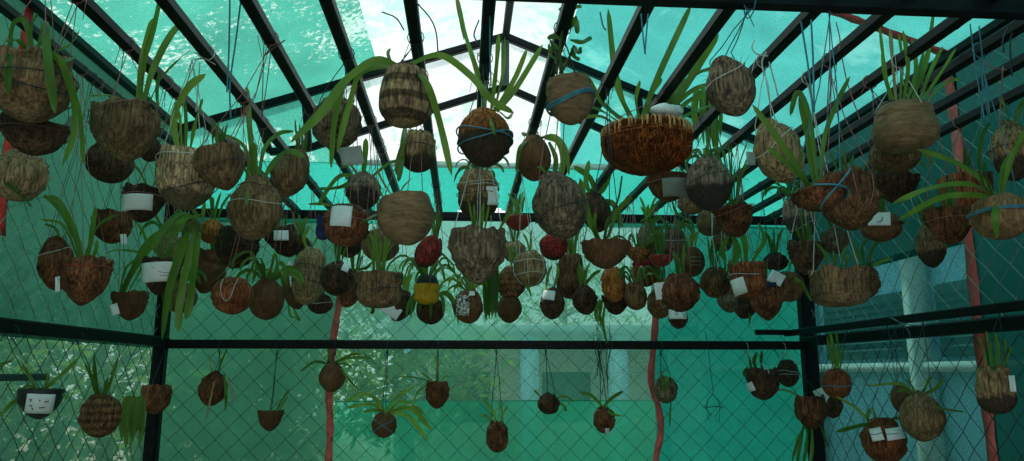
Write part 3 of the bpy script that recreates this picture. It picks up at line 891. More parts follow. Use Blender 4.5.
p(53, 571, 277, 30, 44, 'barrel', 'brown', 'tall brown barrel husk with a cut top and green sprouts', str='pink', tie=[(.68, 'brown_twine', .0)], fol=('up', 6, 36, 5, 'leaf'), lv=['580,292 592,276 601,270:5:leafdark'])
p(54, 585, 300, 26, 30, 'egg', 'dark', 'dark rough pointed husk beside the tall brown barrel husk', tilt=-10, str='brown_twine')
p(55, 554, 247, 28, 27, 'ball', 'redpaint', 'husk painted red and tied with bright red string', str='red_twine', tie=[(.7, 'red_twine', .05), (.45, 'red_twine', -.1)])
p(56, 518, 223, 28, 16, 'bowl', 'redpot', 'shallow red bowl against the bright gap in the net', str='white_twine', ribs=.01, lump=.02)
p(57, 534, 158, 36, 48, 'egg', 'shell', 'dark pointed coconut with leaves curling down behind it', str='hook', lump=.02,
  lv=['545,138 558,142 563,160 560,180:8', '540,138 555,136 566,150 569,176:6', '531,138 520,148 516,172:6:leafdark', '549,142 556,160 553,182:7:leafdark', '528,136 524,134 523,132:6:leafdark'])
p(58, 560, 206, 62, 68, 'egg', 'grey', 'largest ribbed grey-brown husk, hanging tilted in the middle of the crowd', tilt=-14, str='pink', tie=[(.42, 'hook', .06)], nrib=7, ribs=.07, lv=['548,178 542,168 537,167:4'])
p(59, 596, 212, 30, 42, 'egg', 'dark', 'dark husk close behind the largest ribbed husk, with broad upright leaves', tilt=-10, str='hook', lv=['596,196 590,178 573,166:8:leafdark', '598,196 606,184 612,162:8', '600,200 614,205 622,228:8:leafdark', '592,196 586,182 589,160:7'])
p(60, 605, 254, 49, 30, 'bowl', 'shell', 'half shell bowl sawn flat with a branching stem rising from it', str='hook', lv=['600,242 588,215 580,178:9:leafdark', '604,242 608,222 622,206 632,196:7', '606,242 612,226 616,214:5', '598,242 594,226 596,212:6'], stem=['604,242 608,222 618,200 622,176'])
p(61, 570, 99, 48, 54, 'cut', 'smooth', 'tan cut husk with a blue band and a leafy stem, below the gable', tilt=-7, str='hook', tie=[(.46, 'blue_twine', .12), (.49, 'blue_twine', .13), (.52, 'blue_twine', .12)], ribs=.015, lump=.03,
  stem=['562,74 560,50 564,25 572,2', '556,74 557,58 550,40', '560,74 568,60 574,45'],
  lv=['561,52 554,46 548,52:8:leafdark', '562,40 556,36 547,38:8:leafdark', '563,32 570,28 577,16:8', '566,24 575,20 578,34:8', '565,22 560,12 563,4:7:leafdark', '568,16 574,8 582,6:7', '570,40 582,42 592,37:7:leafdark', '574,46 578,52 582,48:9:leafdark', '572,48 574,56 580,60:7:leafdark', '560,60 552,56 548,44:8:leafdark'])
p(63, 668, 187, 46, 31, 'bowl', 'shell', 'brown shell with a wide grey tag, tucked below the woven fibre basket', tilt=4, str='pink', tag=[(676, 184, 27, 16, 2, 'grey_paper', 0, 0)], tie=[(.68, 'pink', .03)], lv=['660,200 648,216 640,222:3', '672,200 676,212 684,218:4'])
p(64, 709, 184, 47, 56, 'egg', 'greytop', 'husk grey on top and black below with a dark string round the join', tilt=-6, str='hook', tie=[(.6, 'hook', .08)])
p(65, 692, 203, 28, 24, 'ball', 'tan', 'small tan husk squeezed beside the grey and black husk', str='pink')
p(66, 731, 87, 54, 62, 'egg', 'grey', 'slanting grey ribbed husk hung from the front beam by blue cord', tilt=-16, str='blue_twine', tie=[(.68, 'white_twine', .1)], nrib=8, ribs=.06, front=1)
p(67, 710, 223, 28, 27, 'ball', 'tan', 'small tan bowl beside the half shell with pink string', str='pink')
p(68, 735, 221, 40, 34, 'bowl', 'rough', 'reddish half shell crossed by a pink string, grassy shoots above it', tilt=-8, str='pink', tie=[(.86, 'pink', .12)], fol=('up', 14, 78, 3, 'leaf'), lv=['728,236 722,250 725,262:9:leafdark', '734,236 736,255 733,266:9:leafdark'])
p(69, 779, 152, 54, 66, 'egg', 'palefull', 'large pale whole husk looped with white string', tilt=-18, str='white_twine', tie=[(.66, 'white_twine', .15)], nrib=5, tag=[(752, 150, 8, 14, 0, 'grey_paper', 0, 1)], lv=[])
p(70, 824, 193, 66, 40, 'bowl', 'rough', 'tilted half shell with a crossed blue tie and broad upright leaves', tilt=-24, str='blue_twine', xtie=1,
  lv=['812,190 786,150 752,104:9', '814,190 790,166 767,147:7', '816,190 808,140 800,94:11', '818,188 810,120 798,92 790,116:8', '820,190 824,140 836,105 850,76:7', '808,192 800,170 802,150:6'])
p(108, 850, 200, 56, 62, 'cut', 'brown', 'big round brown husk behind the tilted half shell with the crossed blue tie', str='pink', loop='pink')
p(71, 904, 125, 61, 56, 'barrel', 'smooth', 'large smooth tan husk, flat-topped, with a stand of stiff upright leaves', str='white_twine', ribs=.01, lump=.025,
  lv=['890,100 884,62 879,22:6', '896,100 892,55 890,28:6:dry', '904,100 908,66 903,30:6', '908,100 916,70 912,38:6', '912,100 926,62 934,10:7', '920,100 930,72 943,46:6', '922,100 940,74 956,48:5:leafyel', '900,100 902,62 899,34:5', '914,100 918,80 924,50:6', '893,100 886,80 882,50:6', '926,102 944,84 962,78:4'])
p(72, 894, 156, 48, 36, 'ball', 'tan', 'tan round husk tucked just beneath the large smooth tan husk', str='pink')
p(77, 950, 226, 46, 38, 'bowl', 'rough', 'dark reddish bowl under the square brown pot, next to the tie-wrapped tan husk', tilt=5, str='pink', tie=[(.7, 'pink', .05)])
p(73, 896, 188, 42, 32, 'bowl', 'dark', 'dark bowl filled with pale wood chips and a leafy bit', str='pink', chips=1)
p(74, 881, 227, 38, 30, 'ball', 'shell', 'brown husk with a white tag bearing a short pen stroke', str='pink', tag=[(880, 219, 20, 13, -3, 'paper', 2, 1)])
p(76, 966, 193, 46, 42, 'box', 'red', 'square brown pot standing out against the red wall band', str='pink', ribs=.01, lump=.02, fol=('up', 4, 30, 6, 'leafdark'))
p(78, 1001, 217, 54, 46, 'ball', 'orangetan', 'orange-tan husk with a blue band and long leaves arching sideways', str='blue_twine', tie=[(.6, 'blue_twine', .05), (.64, 'blue_twine', .05)],
  lv=['995,198 985,182 955,162 917,149:8', '995,198 970,184 930,188 892,204:8', '996,199 975,195 940,198 898,220:8', '1000,198 995,216 998,238:9', '1002,198 1010,162 1026,128:8', '988,196 980,170 981,140 990,122:7:leafdark', '1000,198 1002,170 1012,152:6', '994,198 986,176 984,160:6:leafdark'])
p(79, 1012, 151, 40, 62, 'egg', 'tantop', 'tall husk with a pale upper half and dark ragged base at the edge', str='blue_twine', tie=[(.55, 'hook', .03)], lv=['1010,124 1004,105 1000,92:6', '1014,124 1020,108 1026,98:6'])
p(80, 931, 246, 28, 44, 'egg', 'tantop', 'small acorn-like husk with a tan cap, alone before the side wall net', str='white_twine', tie=[(.62, 'hook', .02)])
p(81, 840, 287, 54, 40, 'box', 'tan', 'wide blocky layered husk with green shoots, before the corner post', tilt=-2, str='white_twine', nrib=7, tie=[(.62, 'brown_twine', .02), (.4, 'brown_twine', -.02)], fol=('up', 6, 30, 5, 'leaf'))
p(82, 866, 282, 26, 32, 'ball', 'brown', 'fibrous brown husk touching the end of the wide blocky husk', str='pink', lv=['868,268 880,262 892,258:5', '862,266 856,250 852,240:5', '868,266 872,250 880,240:5:leafdark', '865,266 862,248 868,238:5:leafdark'])
p(83, 834, 241, 26, 27, 'ball', 'grey', 'pale grey husk above the wide blocky husk', str='pink')
p(84, 806, 258, 36, 34, 'bowl', 'dark', 'dark open bowl with wire round its rim next to the corner post', tilt=4, str='white_twine', tie=[(.85, 'hook', .03)])
p(75, 799, 217, 34, 48, 'egg', 'greytop', 'grey-topped slanting husk with white wire below the pale whole husk', tilt=-14, str='white_twine', tie=[(.3, 'white_twine', .05)])
p(85, 747, 280, 36, 36, 'box', 'red', 'red-brown blocky husk with a crooked pale tag and leaves behind', str='pink', nrib=5, tag=[(739, 285, 13, 16, 14, 'paper', 0, 0)], tie=[(.65, 'white_twine', .0)], lv=['746,262 744,240 730,215:8', '752,262 764,240 758,222:7', '742,262 738,244 728,230:5'])
p(86, 767, 301, 36, 40, 'cone', 'rough', 'dark pointed husk with white and blue tags, lowest under the roof bars there', str='hook', tag=[(777, 278, 14, 12, -30, 'paper', 0, 1), (769, 285, 16, 4, 8, 'blue_cloth', 0, 0)])
p(87, 789, 287, 30, 30, 'ball', 'brown', 'brown round husk behind the dark husk with white and blue tags', str='pink', lv=['785,276 800,282 812,302:5', '788,272 792,262 800,268:4'])
p(88, 776, 262, 24, 18, 'ball', 'dark', 'little dark husk above the dark husk with white and blue tags', str='pink')
p(89, 728, 299, 24, 28, 'egg', 'grey', 'small grey husk beside the dark pointed husk hung with tags', tilt=-12, str='white_twine')
p(105, 745, 306, 24, 26, 'egg', 'dark', 'small dark husk below the red-brown blocky husk', tilt=8, str='hook', lv=['748,305 750,318 749,324:6'])
p(90, 680, 293, 38, 38, 'ball', 'rough', 'shaggy fibrous brown husk with a white oval tag', str='pink', lump=.1, tag=[(661, 289, 11, 17, 8, 'paper', 0, 1)])
p(91, 660, 303, 28, 32, 'egg', 'brown', 'brown husk behind the white oval tag', tilt=10, str='white_twine', loop='white_twine')
p(92, 678, 318, 20, 22, 'egg', 'dark', 'black little husk with a white label marked by a dark stroke', str='hook', tag=[(678, 314, 18, 10, 0, 'paper', 3, 0)])
p(93, 646, 273, 29, 28, 'cut', 'redpaint', 'small bowl with dark red patches', str='pink', tilt=0)
p(94, 636, 296, 22, 28, 'barrel', 'brown', 'little brown barrel husk below the bowl with red patches', str='pink')
p(95, 614, 285, 24, 34, 'tall', 'orange', 'upright orange-brown husk between the flat half shell and the little barrel', tilt=-6, str='pink')
p(96, 616, 305, 28, 20, 'bowl', 'dark', 'dark shallow bowl under the upright orange-brown husk', str='hook', lv=['602,300 600,316 604,330:6', '606,300 603,322 607,344:4:leafdark', '600,300 596,312 598,322:6'])
p(97, 650, 239, 27, 34, 'egg', 'green', 'greenish grey husk before the back beam', str='pink', tilt=-4)
p(98, 674, 244, 25, 29, 'barrel', 'grey', 'grey cut husk beside the greenish husk at the back beam', str='pink', tie=[(.6, 'white_twine', 0)])
p(99, 692, 262, 25, 30, 'ball', 'shell', 'brown coconut with white scribbles on its side', str='pink', lump=.02, scrib=1, fol=('up', 6, 26, 4, 'leafyel'))
p(100, 715, 283, 30, 30, 'ball', 'brown', 'brown husk hung on a tall triangle of white strings', str='white_twine', nstr=3, hook=(712, 236), tie=[(.55, 'brown_twine', .05)])
p(101, 661, 261, 24, 13, 'bowl', 'redpot', 'flat red dish behind the bowl with dark red patches', str='pink', ribs=.01, lump=.02)
p(102, 637, 255, 26, 16, 'bowl', 'orange', 'flattened orange husk piece beside the sawn-flat half shell', tilt=12, str='pink')
p(103, 722, 243, 20, 19, 'ball', 'brown', 'small brown husk beneath the tan bowl and pink string', str='pink')
p(106, 300, 246, 22, 20, 'ball', 'dark', 'dark little husk right above the tall segmented husk', str='pink', fol=('up', 4, 24, 5, 'leaf'))
p(107, 150, 150, 22, 24, 'ball', 'dark', 'small dark husk between the tan cut husk and the pale cracked husk', str='pink')

LOW = 'hanging planters along the lower rail'
# --- the row below: hung from the rails of the side and back walls
p(201, 40, 404, 42, 30, 'bowl', 'black_pot', 'black bowl with a stained white label and spreading leaves on the side rail', plane='L', str='hook', tag=[(40, 404, 24, 19, -3, 'paper', 4, 0)], ribs=.01, lump=.02,
  lv=['42,391 60,376 79,358:6', '38,391 26,370 21,362:5', '36,392 14,402 0,416:6', '38,391 30,386 22,388:4', '46,391 48,378 46,372:4', '52,392 66,396 64,402:3', '-4,366 8,362 14,358:6:leafdark'])
p(202, 101, 416, 38, 42, 'ball', 'striped', 'round husk with fine cross stripes and stiff upright leaves', plane='L', str='hook', ribs=.03,
  lv=['97,397 92,380 85,363:5', '100,397 95,375 94,354:6:leafdark', '105,397 111,380 118,357:5', '99,397 96,385 90,372:4', '103,397 106,385 108,378:4:leafdark'])
p(204, 156, 400, 29, 28, 'cut', 'rough', 'reddish-brown cut husk hung against the corner post', plane='B', str='hook', Y=3.84, X=0, tie=[(.8, 'brown_twine', .02)])
p(205, 213, 389, 28, 34, 'egg', 'rough', 'slanting brown husk with dry streamers, first on the back rail from the corner post', plane='B', str='hook', tilt=10, lv=['218,372 222,360 228,348:3', '216,374 212,392 206,420:3:dry', '224,374 226,395 225,412:4', '226,374 232,390 234,405:2:dry', '212,372 210,362 209,356:2:dry'])
p(206, 270, 421, 25, 20, 'bowl', 'shell', 'small open shell bowl on a long wire with one leaf pair', plane='B', str='hook', lv=['276,412 282,400 290,388:3', '278,412 284,402 288,396:3'])
p(207, 332, 377, 27, 30, 'egg', 'shell', 'brown coconut just under the rail at the red seam band, with side leaves', plane='B', str='hook', lump=.02, lv=['334,364 348,358 374,358:4', '330,364 314,362 300,372:4', '338,365 346,376 360,392:3', '331,363 329,354 328,348:4', '335,364 346,364 352,368:3', '333,364 350,355 362,354:4'])
p(208, 384, 425, 25, 25, 'ball', 'shell', 'round shell with blue string and the widest spray of leaves on the back rail', plane='B', str='blue_twine', tie=[(.5, 'blue_twine', .3), (.5, 'blue_twine', -.3)],
  lv=['384,414 368,394 344,402:4', '384,414 370,404 347,408:5', '388,413 410,408 432,430:7', '388,413 408,416 428,441:6', '386,412 396,398 415,386:4', '388,412 412,406 424,414:6', '384,412 378,400 366,394:4', '388,412 400,402 412,404:5', '386,413 376,410 362,412:4'])
p(209, 437, 395, 24, 27, 'cut', 'rough', 'shaggy brown cut husk with side leaf, next along from the widest leaf spray', plane='B', str='hook', lump=.09, lv=['434,382 426,376 420,371:3', '437,382 437,368 436,355:3', '430,383 418,392 411,408:3', '440,382 446,376 449,378:2', '430,381 412,377 396,377:2:leafdark'])
p(210, 497, 437, 22, 30, 'tall', 'rough', 'lowest shaggy oval husk on the longest cord of the back rail', plane='B', str='hook', lump=.09, lv=['496,422 492,410 483,399:4', '500,422 504,412 508,406:3', '492,423 486,416 480,416:4', '498,422 500,410 498,400:2'])
p(211, 548, 404, 26, 20, 'ball', 'dark', 'dark lopsided husk hung by paired blue cords', plane='B', str='blue_twine', tilt=20, lv=['554,400 564,396 574,402:3', '558,402 564,406 566,412:4:leafdark', '540,396 536,392 534,390:3'])
p(212, 604, 420, 22, 26, 'ball', 'rough', 'ragged dark husk with leaves spread like wings under the tangled cords', plane='B', str='hook', lump=.12, tag=[(607, 431, 4, 6, 0, 'paper', 0, 0)], lv=['604,408 592,396 580,392:5:leafdark', '604,406 612,398 623,391:5:leafdark', '604,406 612,414 622,416:4'])
p(213, 666, 390, 24, 26, 'ball', 'green', 'greenish round husk beside the second red seam band', plane='B', str='hook', lv=['666,398 664,384 668,376:7', '671,402 670,415 670,426:3:leafdark', '664,380 662,374 664,370:4:dry'])
p(215, 763, 385, 32, 30, 'cut', 'dark', 'dark ragged pot with a curled leaf beside the corner post', plane='B', str='white_twine', lump=.1, tag=[(751, 387, 7, 9, 20, 'paper', 0, 0)], lv=['752,373 750,362 748,356:4:leafdark', '758,372 754,362 757,352:5:leafdark', '763,372 761,362 762,350:5:leafdark', '752,378 744,374 748,366:4:leafdark', '770,390 785,390 800,397:3'])
p(216, 788, 374, 22, 26, 'ball', 'dark', 'small dark husk bound with pale wire just below the bracket', plane='B', str='white_twine', tie=[(.5, 'white_twine', .03), (.6, 'white_twine', -.03)], lump=.1)
p(217, 837, 384, 28, 30, 'ball', 'red', 'smooth orange-brown coconut with stiff upright leaves, just past the corner post', plane='R', str='hook', lump=.02, tie=[(.45, 'blue_twine', .02)], lv=['836,371 834,352 830,332:5', '838,371 838,350 836,330:5', '834,371 830,352 827,336:4', '839,371 842,356 843,342:4'])
p(218, 832, 404, 22, 28, 'egg', 'dark', 'dark husk with a folded white tag behind the smooth orange-brown coconut', plane='R', str='hook', tag=[(824, 396, 13, 15, 25, 'paper', 0, 1)])
p(219, 811, 413, 30, 32, 'cut', 'rough', 'dark shaggy husk with grassy leaves trailing below, in front of the corner post', plane='R', str='hook', lump=.08, lv=['804,424 800,445 796,470:5:leafdark', '808,426 806,448 802,472:5:leafdark', '812,426 812,450 808,475:5', '820,424 826,440 829,448:3:leafdark', '806,424 798,440 792,462:4'])
p(220, 884, 442, 42, 42, 'ball', 'red', 'reddish husk with paired white paper strips tied on by blue cord', plane='R', str='blue_twine', tag=[(878, 435, 11, 12, 14, 'paper', 5, 0), (895, 434, 17, 11, 8, 'paper', 5, 0)], lv=['872,424 856,408 836,396:4:leafyel', '872,424 858,426 836,432:6:leafdark', '868,424 868,414 870,408:4', '884,424 896,418 904,420:4:leafdark', '878,424 874,412 872,406:3'])
p(221, 902, 399, 22, 30, 'egg', 'shell', 'brown husk half hidden behind the large ribbed tan husk', plane='R', str='blue_twine')
p(222, 921, 417, 43, 48, 'egg', 'tan', 'large ribbed tan husk on the side rail with flat spreading leaves', plane='R', str='blue_twine', nrib=11, ribs=.06, lv=['918,396 900,384 866,386:4:leafyel', '920,396 936,388 946,374:5', '923,398 940,408 966,412:3', '917,396 910,384 905,380:4', '914,396 904,390 896,392:4', '920,396 926,386 930,376:4'])
p(223, 995, 391, 35, 45, 'barrel', 'tantop', 'flat-topped two-tone husk with stiff leaves before the red wall band', plane='R', str='hook', tag=[(1010, 384, 5, 16, 0, 'paper', 0, 1)], lv=['988,371 984,352 978,336:4', '992,371 990,350 986,330:5', '996,371 998,352 995,332:5', '1000,371 1004,354 1005,338:5', '1002,371 1008,356 1012,346:4', '994,371 994,352 990,340:4:leafdark'])

# how the photo tells the depth: everything hangs under the bars, so a husk's top bounds how far away it can be
NOM = {'bowl': .135, 'cut': .155, 'cone': .155, 'egg': .155, 'ball': .135, 'barrel': .155, 'box': .15, 'tall': .14}
OBST = []                                                    # (x, y, top z, bottom z, r, string x)


BEH = {8: 9, 5: 4, 2: 1, 15: 16, 72: 71, 59: 58, 35: 36, 37: 36, 65: 64, 67: 68, 51: 50, 49: 48, 26: 25, 28: 25, 31: 30, 33: 32, 86: 85, 87: 86, 91: 90,
       96: 95, 82: 81, 73: 72, 108: 70, 45: 44, 103: 68, 77: 78, 76: 78, 19: 18, 29: 30, 105: 86, 89: 85, 48: 50, 107: 4, 98: 58}
PLACED = {}


def near_bar(x):
    return min(BARS, key=lambda b: abs(b[0] - x))


def place(e):
    if 'plane' in e:
        if e['plane'] == 'L':
            X = XL + .16
            c = PX(e['cx'], e['cy'], X)
            hk = Vector((XL + .04, c.y, zl - .02))
        elif e['plane'] == 'R':
            X = XR - {217: .19, 218: .065, 222: .17, 223: .17, 221: .09}.get(e['i'], .22)
            c = PX(e['cx'], e['cy'], X)
            if c.y > D - .16:
                c = P(e['cx'], e['cy'], D - .16 - (.12 if e['i'] in (219,) else 0.02))
            hk = Vector((XR - .12, c.y, pa.z - .01)) if e['i'] not in (219,) else Vector((c.x, yf - .05, Z_RAIL))
        else:
            c = P(e['cx'], e['cy'], D - {216: .10, 215: .26}.get(e['i'], .13))
            hk = Vector((c.x, yf - .03, Z_RAIL - .02))
        return c, hk
    best = None
    nom = NOM[e['shape']]
    zlim = Z_B - 0.04 if e['cx'] > 140 else BARS[0][1] - .06
    m0 = mpp(P(e['cx'], e['cy'], 1.0))
    d = ray(e['cx'], e['cy'] - e['h'] / 2)
    Ymax = (zlim - CAM.z) / (d.z / d.y) if d.z > 0 else 9
    Ynom = min(nom / (e['w'] * m0), Ymax, D - .22)
    lo_, hi_ = Ynom * .66, min(Ynom * 1.3, Ymax, D - .2)
    for k in range(161):
        Y = lo_ + (hi_ - lo_) * k / 160
        c = P(e['cx'], e['cy'], Y)
        m = mpp(c)
        r = e['w'] * m / 2
        hh = e['h'] * m / 2
        b = near_bar(c.x)
        if 'hook' in e:
            hkx = P(e['hook'][0], e['hook'][1], Y).x
            b = near_bar(hkx)
        order = 0
        if BEH.get(e['i']) in PLACED and Y < PLACED[BEH[e['i']]] + .03:
            order += 10 + 20 * (PLACED[BEH[e['i']]] + .03 - Y)
        for o_, y_ in PLACED.items():
            if BEH.get(o_) == e['i'] and Y > y_ - .03:
                order += 10 + 20 * (Y - y_ + .03)
        if e['i'] == 63 and Y < BY + .06:
            order += 10
        cost = order + 30 * (Y / Ynom - 1) ** 2 + 14 * abs(b[0] - c.x) ** 1.5 / (0.05 + max(0.02, b[1] - c.z - hh)) * .3
        if c.x - r < XL + .03 or c.x + r > XR - .03:
            cost += 300 * max(XL + .03 - c.x + r, c.x + r - XR + .03) + 5
        if abs(Y - YF) < r + .03 and c.z + hh > Z_B - .09:
            cost += 6
        for (ox, oy, ot, ob, orr, oh, osh) in OBST:
            dx, dy = c.x - ox, Y - oy
            dist = math.hypot(dx, dy)
            # body against body
            ddz = max(0, max(ob - (c.z + hh), (c.z - hh) - ot))
            gap = dist - (r + orr) * 1.08
            if ddz == 0 and gap < 0:
                zz = abs(c.z - (ot + ob) / 2) / (hh + (ot - ob) / 2)
                need = (r + orr) * math.sqrt(max(0, 1 - zz * zz)) * 1.1
                if dist < need:
                    cost += 8 + 60 * (need - dist)
            # strings through bodies
            zo = (ot + ob) / 2
            if zo > c.z:
                u = min(1, max(0, (zo - c.z - hh) / max(.02, b[1] - c.z - hh)))
                ds = math.hypot(c.x + (b[0] - c.x) * u - ox, dy)
                lim = orr + .02 + .5 * r * (1 - u)
                if ds < lim:
                    cost += 7 + 40 * (lim - ds)
            else:
                u = min(1, max(0, (c.z - ot) / max(.02, osh - ot)))
                ds = math.hypot(c.x - ox - (oh - ox) * u, dy)
                lim = r + .02 + .5 * orr * (1 - u)
                if ds < lim:
                    cost += 7 + 40 * (lim - ds)
        if best is None or cost < best[0]:
            best = (cost, c, b)
    cost, c, b = best
    e['cost'] = cost
    PLACED[e['i']] = c.y
    m = mpp(c)
    OBST.append((c.x, c.y, c.z + e['h'] * m / 2, c.z - e['h'] * m / 2, e['w'] * m / 2, b[0], b[1]))
    if e.get('front'):
        return c, Vector((c.x, YF, zf - .01))
    return c, Vector((b[0], c.y, b[1]))


def parse(s):
    f = s.split(':')
    pts = [tuple(float(v) for v in q.split(',')) for q in f[0].split()]
    return pts, float(f[1]), (f[2] if len(f) > 2 else 'leaf')


def leaves_at(e, root, c, rng):
    """Leaves that can be told apart in the photo, one mesh per kind of leaf on the planter."""
    by = {}
    for s in e.get('lv', []):
        pts, w, m = parse(s)
        by.setdefault(m, []).append((pts, w))
    out = {}
    for m, L in by.items():
        bm = bmesh.new()
        for pts, w in L:
            sway = rng.uniform(-.11, .05)
            ctrl = []
            for k, (x, y) in enumerate(pts):
                Y = c.y + sway * k / max(1, len(pts) - 1) + (rng.uniform(-.012, .012) if k else 0)
                rho = ((x - e['cx']) / (e['w'] / 2 + 2)) ** 2 + ((y - e['cy']) / (e['h'] / 2)) ** 2
                if k and rho < 1.15 and y > e['cy'] - e['h'] * .47:      # a leaf that lies over the husk passes in front of it
                    Y = min(Y, c.y - e['w'] * mpp(c) / 2 * math.sqrt(max(.2, 1.25 - rho)) - .02)
                q = P(x, y, Y)
                ctrl.append(q - root.location)
            blade(bm, ctrl, w * mpp(c) * .72, n=8 + 3 * len(pts), turn=rng.uniform(-.5, .5), tip=.3 if w < 7 else .2)
        out[m] = bm
    return out


def fol_proc(bm, e, rng, top, m):
    kind, n, ln, wd, _ = e['fol']
    ln *= m
    wd *= m * .62
    n = int(n * 1.3)
    R = e['w'] * m / 2
    for k in range(n):
        az = 2 * math.pi * (k + rng.random() * .7) / n
        L = ln * rng.uniform(.6, 1.1)
        d = Vector((math.cos(az), math.sin(az), 0))
        b = top + d * R * .3 * rng.random()
        if kind == 'up':
            s = rng.uniform(.08, .42)
            pts = [b, b + d * L * s * .35 + Vector((0, 0, L * .55)), b + d * L * s + Vector((0, 0, L * rng.uniform(.8, 1.0)))]
        elif kind == 'thin':
            s = rng.uniform(.05, .3)
            pts = [b, b + d * L * s * .5 + Vector((0, 0, L * .5)), b + d * L * s + Vector((0, 0, L * .95))]
        elif kind == 'fan':
            s = rng.uniform(.5, 1.0)
            up = rng.uniform(.2, .65)
            pts = [b, b + d * L * s * .5 + Vector((0, 0, L * up)), b + d * L * s * .9 + Vector((0, 0, L * (up - .12))), b + d * L * s * 1.05 + Vector((0, 0, L * (up - .4)))]
        else:
            s = rng.uniform(.5, .8)
            pts = [b, b + d * L * s * .6 + Vector((0, 0, L * .18)), b + d * L * s + Vector((0, 0, -L * .15)), b + d * L * s * 1.1 + Vector((0, 0, -L * .65))]
        blade(bm, pts, wd, n=9, turn=rng.uniform(-.8, .8), tip=.45)


def tag_mesh(e, c, px, py, w, h, rot, hangs):
    """A slip of paper: laid round the husk, or (hangs) dangling in front of it."""
    m = mpp(c)
    R = e['w'] * m / 2
    bm = bmesh.new()
    nx, ny = 8, 5
    cr, sr = math.cos(math.radians(rot)), math.sin(math.radians(rot))
    ox, oz = (px - e['cx']) * m, -(py - e['cy']) * m
    dz = -R * .9 * (c.z - CAM.z) / c.y                         # the slip sits on the near side: allow for the view from below
    face = Matrix.Rotation(-math.atan2(c.x, c.y), 3, 'Z')
    oz += dz
    vs = []
    for i in range(nx + 1):
        row = []
        for j in range(ny + 1):
            u, v = (i / nx - .5) * w * m, (j / ny - .5) * h * m
            x = ox + u * cr - v * sr
            z = oz + u * sr + v * cr
            if hangs:
                y = -math.sqrt(max(0.02, 1 - (ox / R) ** 2)) * R - .006 + .004 * math.sin(u / max(1e-5, w * m) * 5) + .1 * v * .3
            else:
                tt = min(.98, max(.03, z / (e['h'] * m) + .5))
                rr = prof_r(e['shape'], tt) * R * 1.04 + .002
                y = -math.sqrt(max((rr * .25) ** 2, rr * rr - x * x)) - .004
            row.append(bm.verts.new(face @ Vector((x, y, z))))
        vs.append(row)
    for i in range(nx):
        for j in range(ny):
            bm.faces.new((vs[i][j], vs[i + 1][j], vs[i + 1][j + 1], vs[i][j + 1]))

    def at(u, v, lift=.0015):                                 # u, v in -.5 .. .5 over the slip
        i = min(nx, max(0, (u + .5) * nx))
        j = min(ny, max(0, (v + .5) * ny))
        i0, j0 = min(nx - 1, int(i)), min(ny - 1, int(j))
        a, b = pos[i0][j0].lerp(pos[i0 + 1][j0], i - i0), pos[i0][j0 + 1].lerp(pos[i0 + 1][j0 + 1], i - i0)
        return a.lerp(b, j - j0) + Vector((0, -lift, 0))
    pos = [[v.co.copy() for v in row] for row in vs]
    return bm, at


MARKS = {1: ([[(-.2, .25), (-.12, .2)], [(.0, .02), (.2, -.08), (.4, -.05)], [(.05, -.2), (.3, -.22)]], 'ink', .0008),
         2: ([[(-.1, -.25), (.05, -.2), (.14, .0), (.12, .15)]], 'ink', .0014),
         3: ([[(-.15, .2), (-.15, -.1), (-.02, -.1), (-.02, .2), (-.15, .2)], [(.12, .4), (.3, -.1), (.36, -.4)]], 'ink', .0015),
         4: ([[(-.38, .2), (-.3, .22), (-.34, .1)], [(-.25, -.22), (-.2, -.3)], [(-.05, .2), (0, .15)], [(.15, .1), (.3, .14)], [(-.35, -.1), (-.25, -.12)], [(0, -.2), (.2, -.18)]], 'rust', .0022),
         5: ([[(-.5, .05), (0, .0), (.5, .05)]], 'blue_twine', .002)}


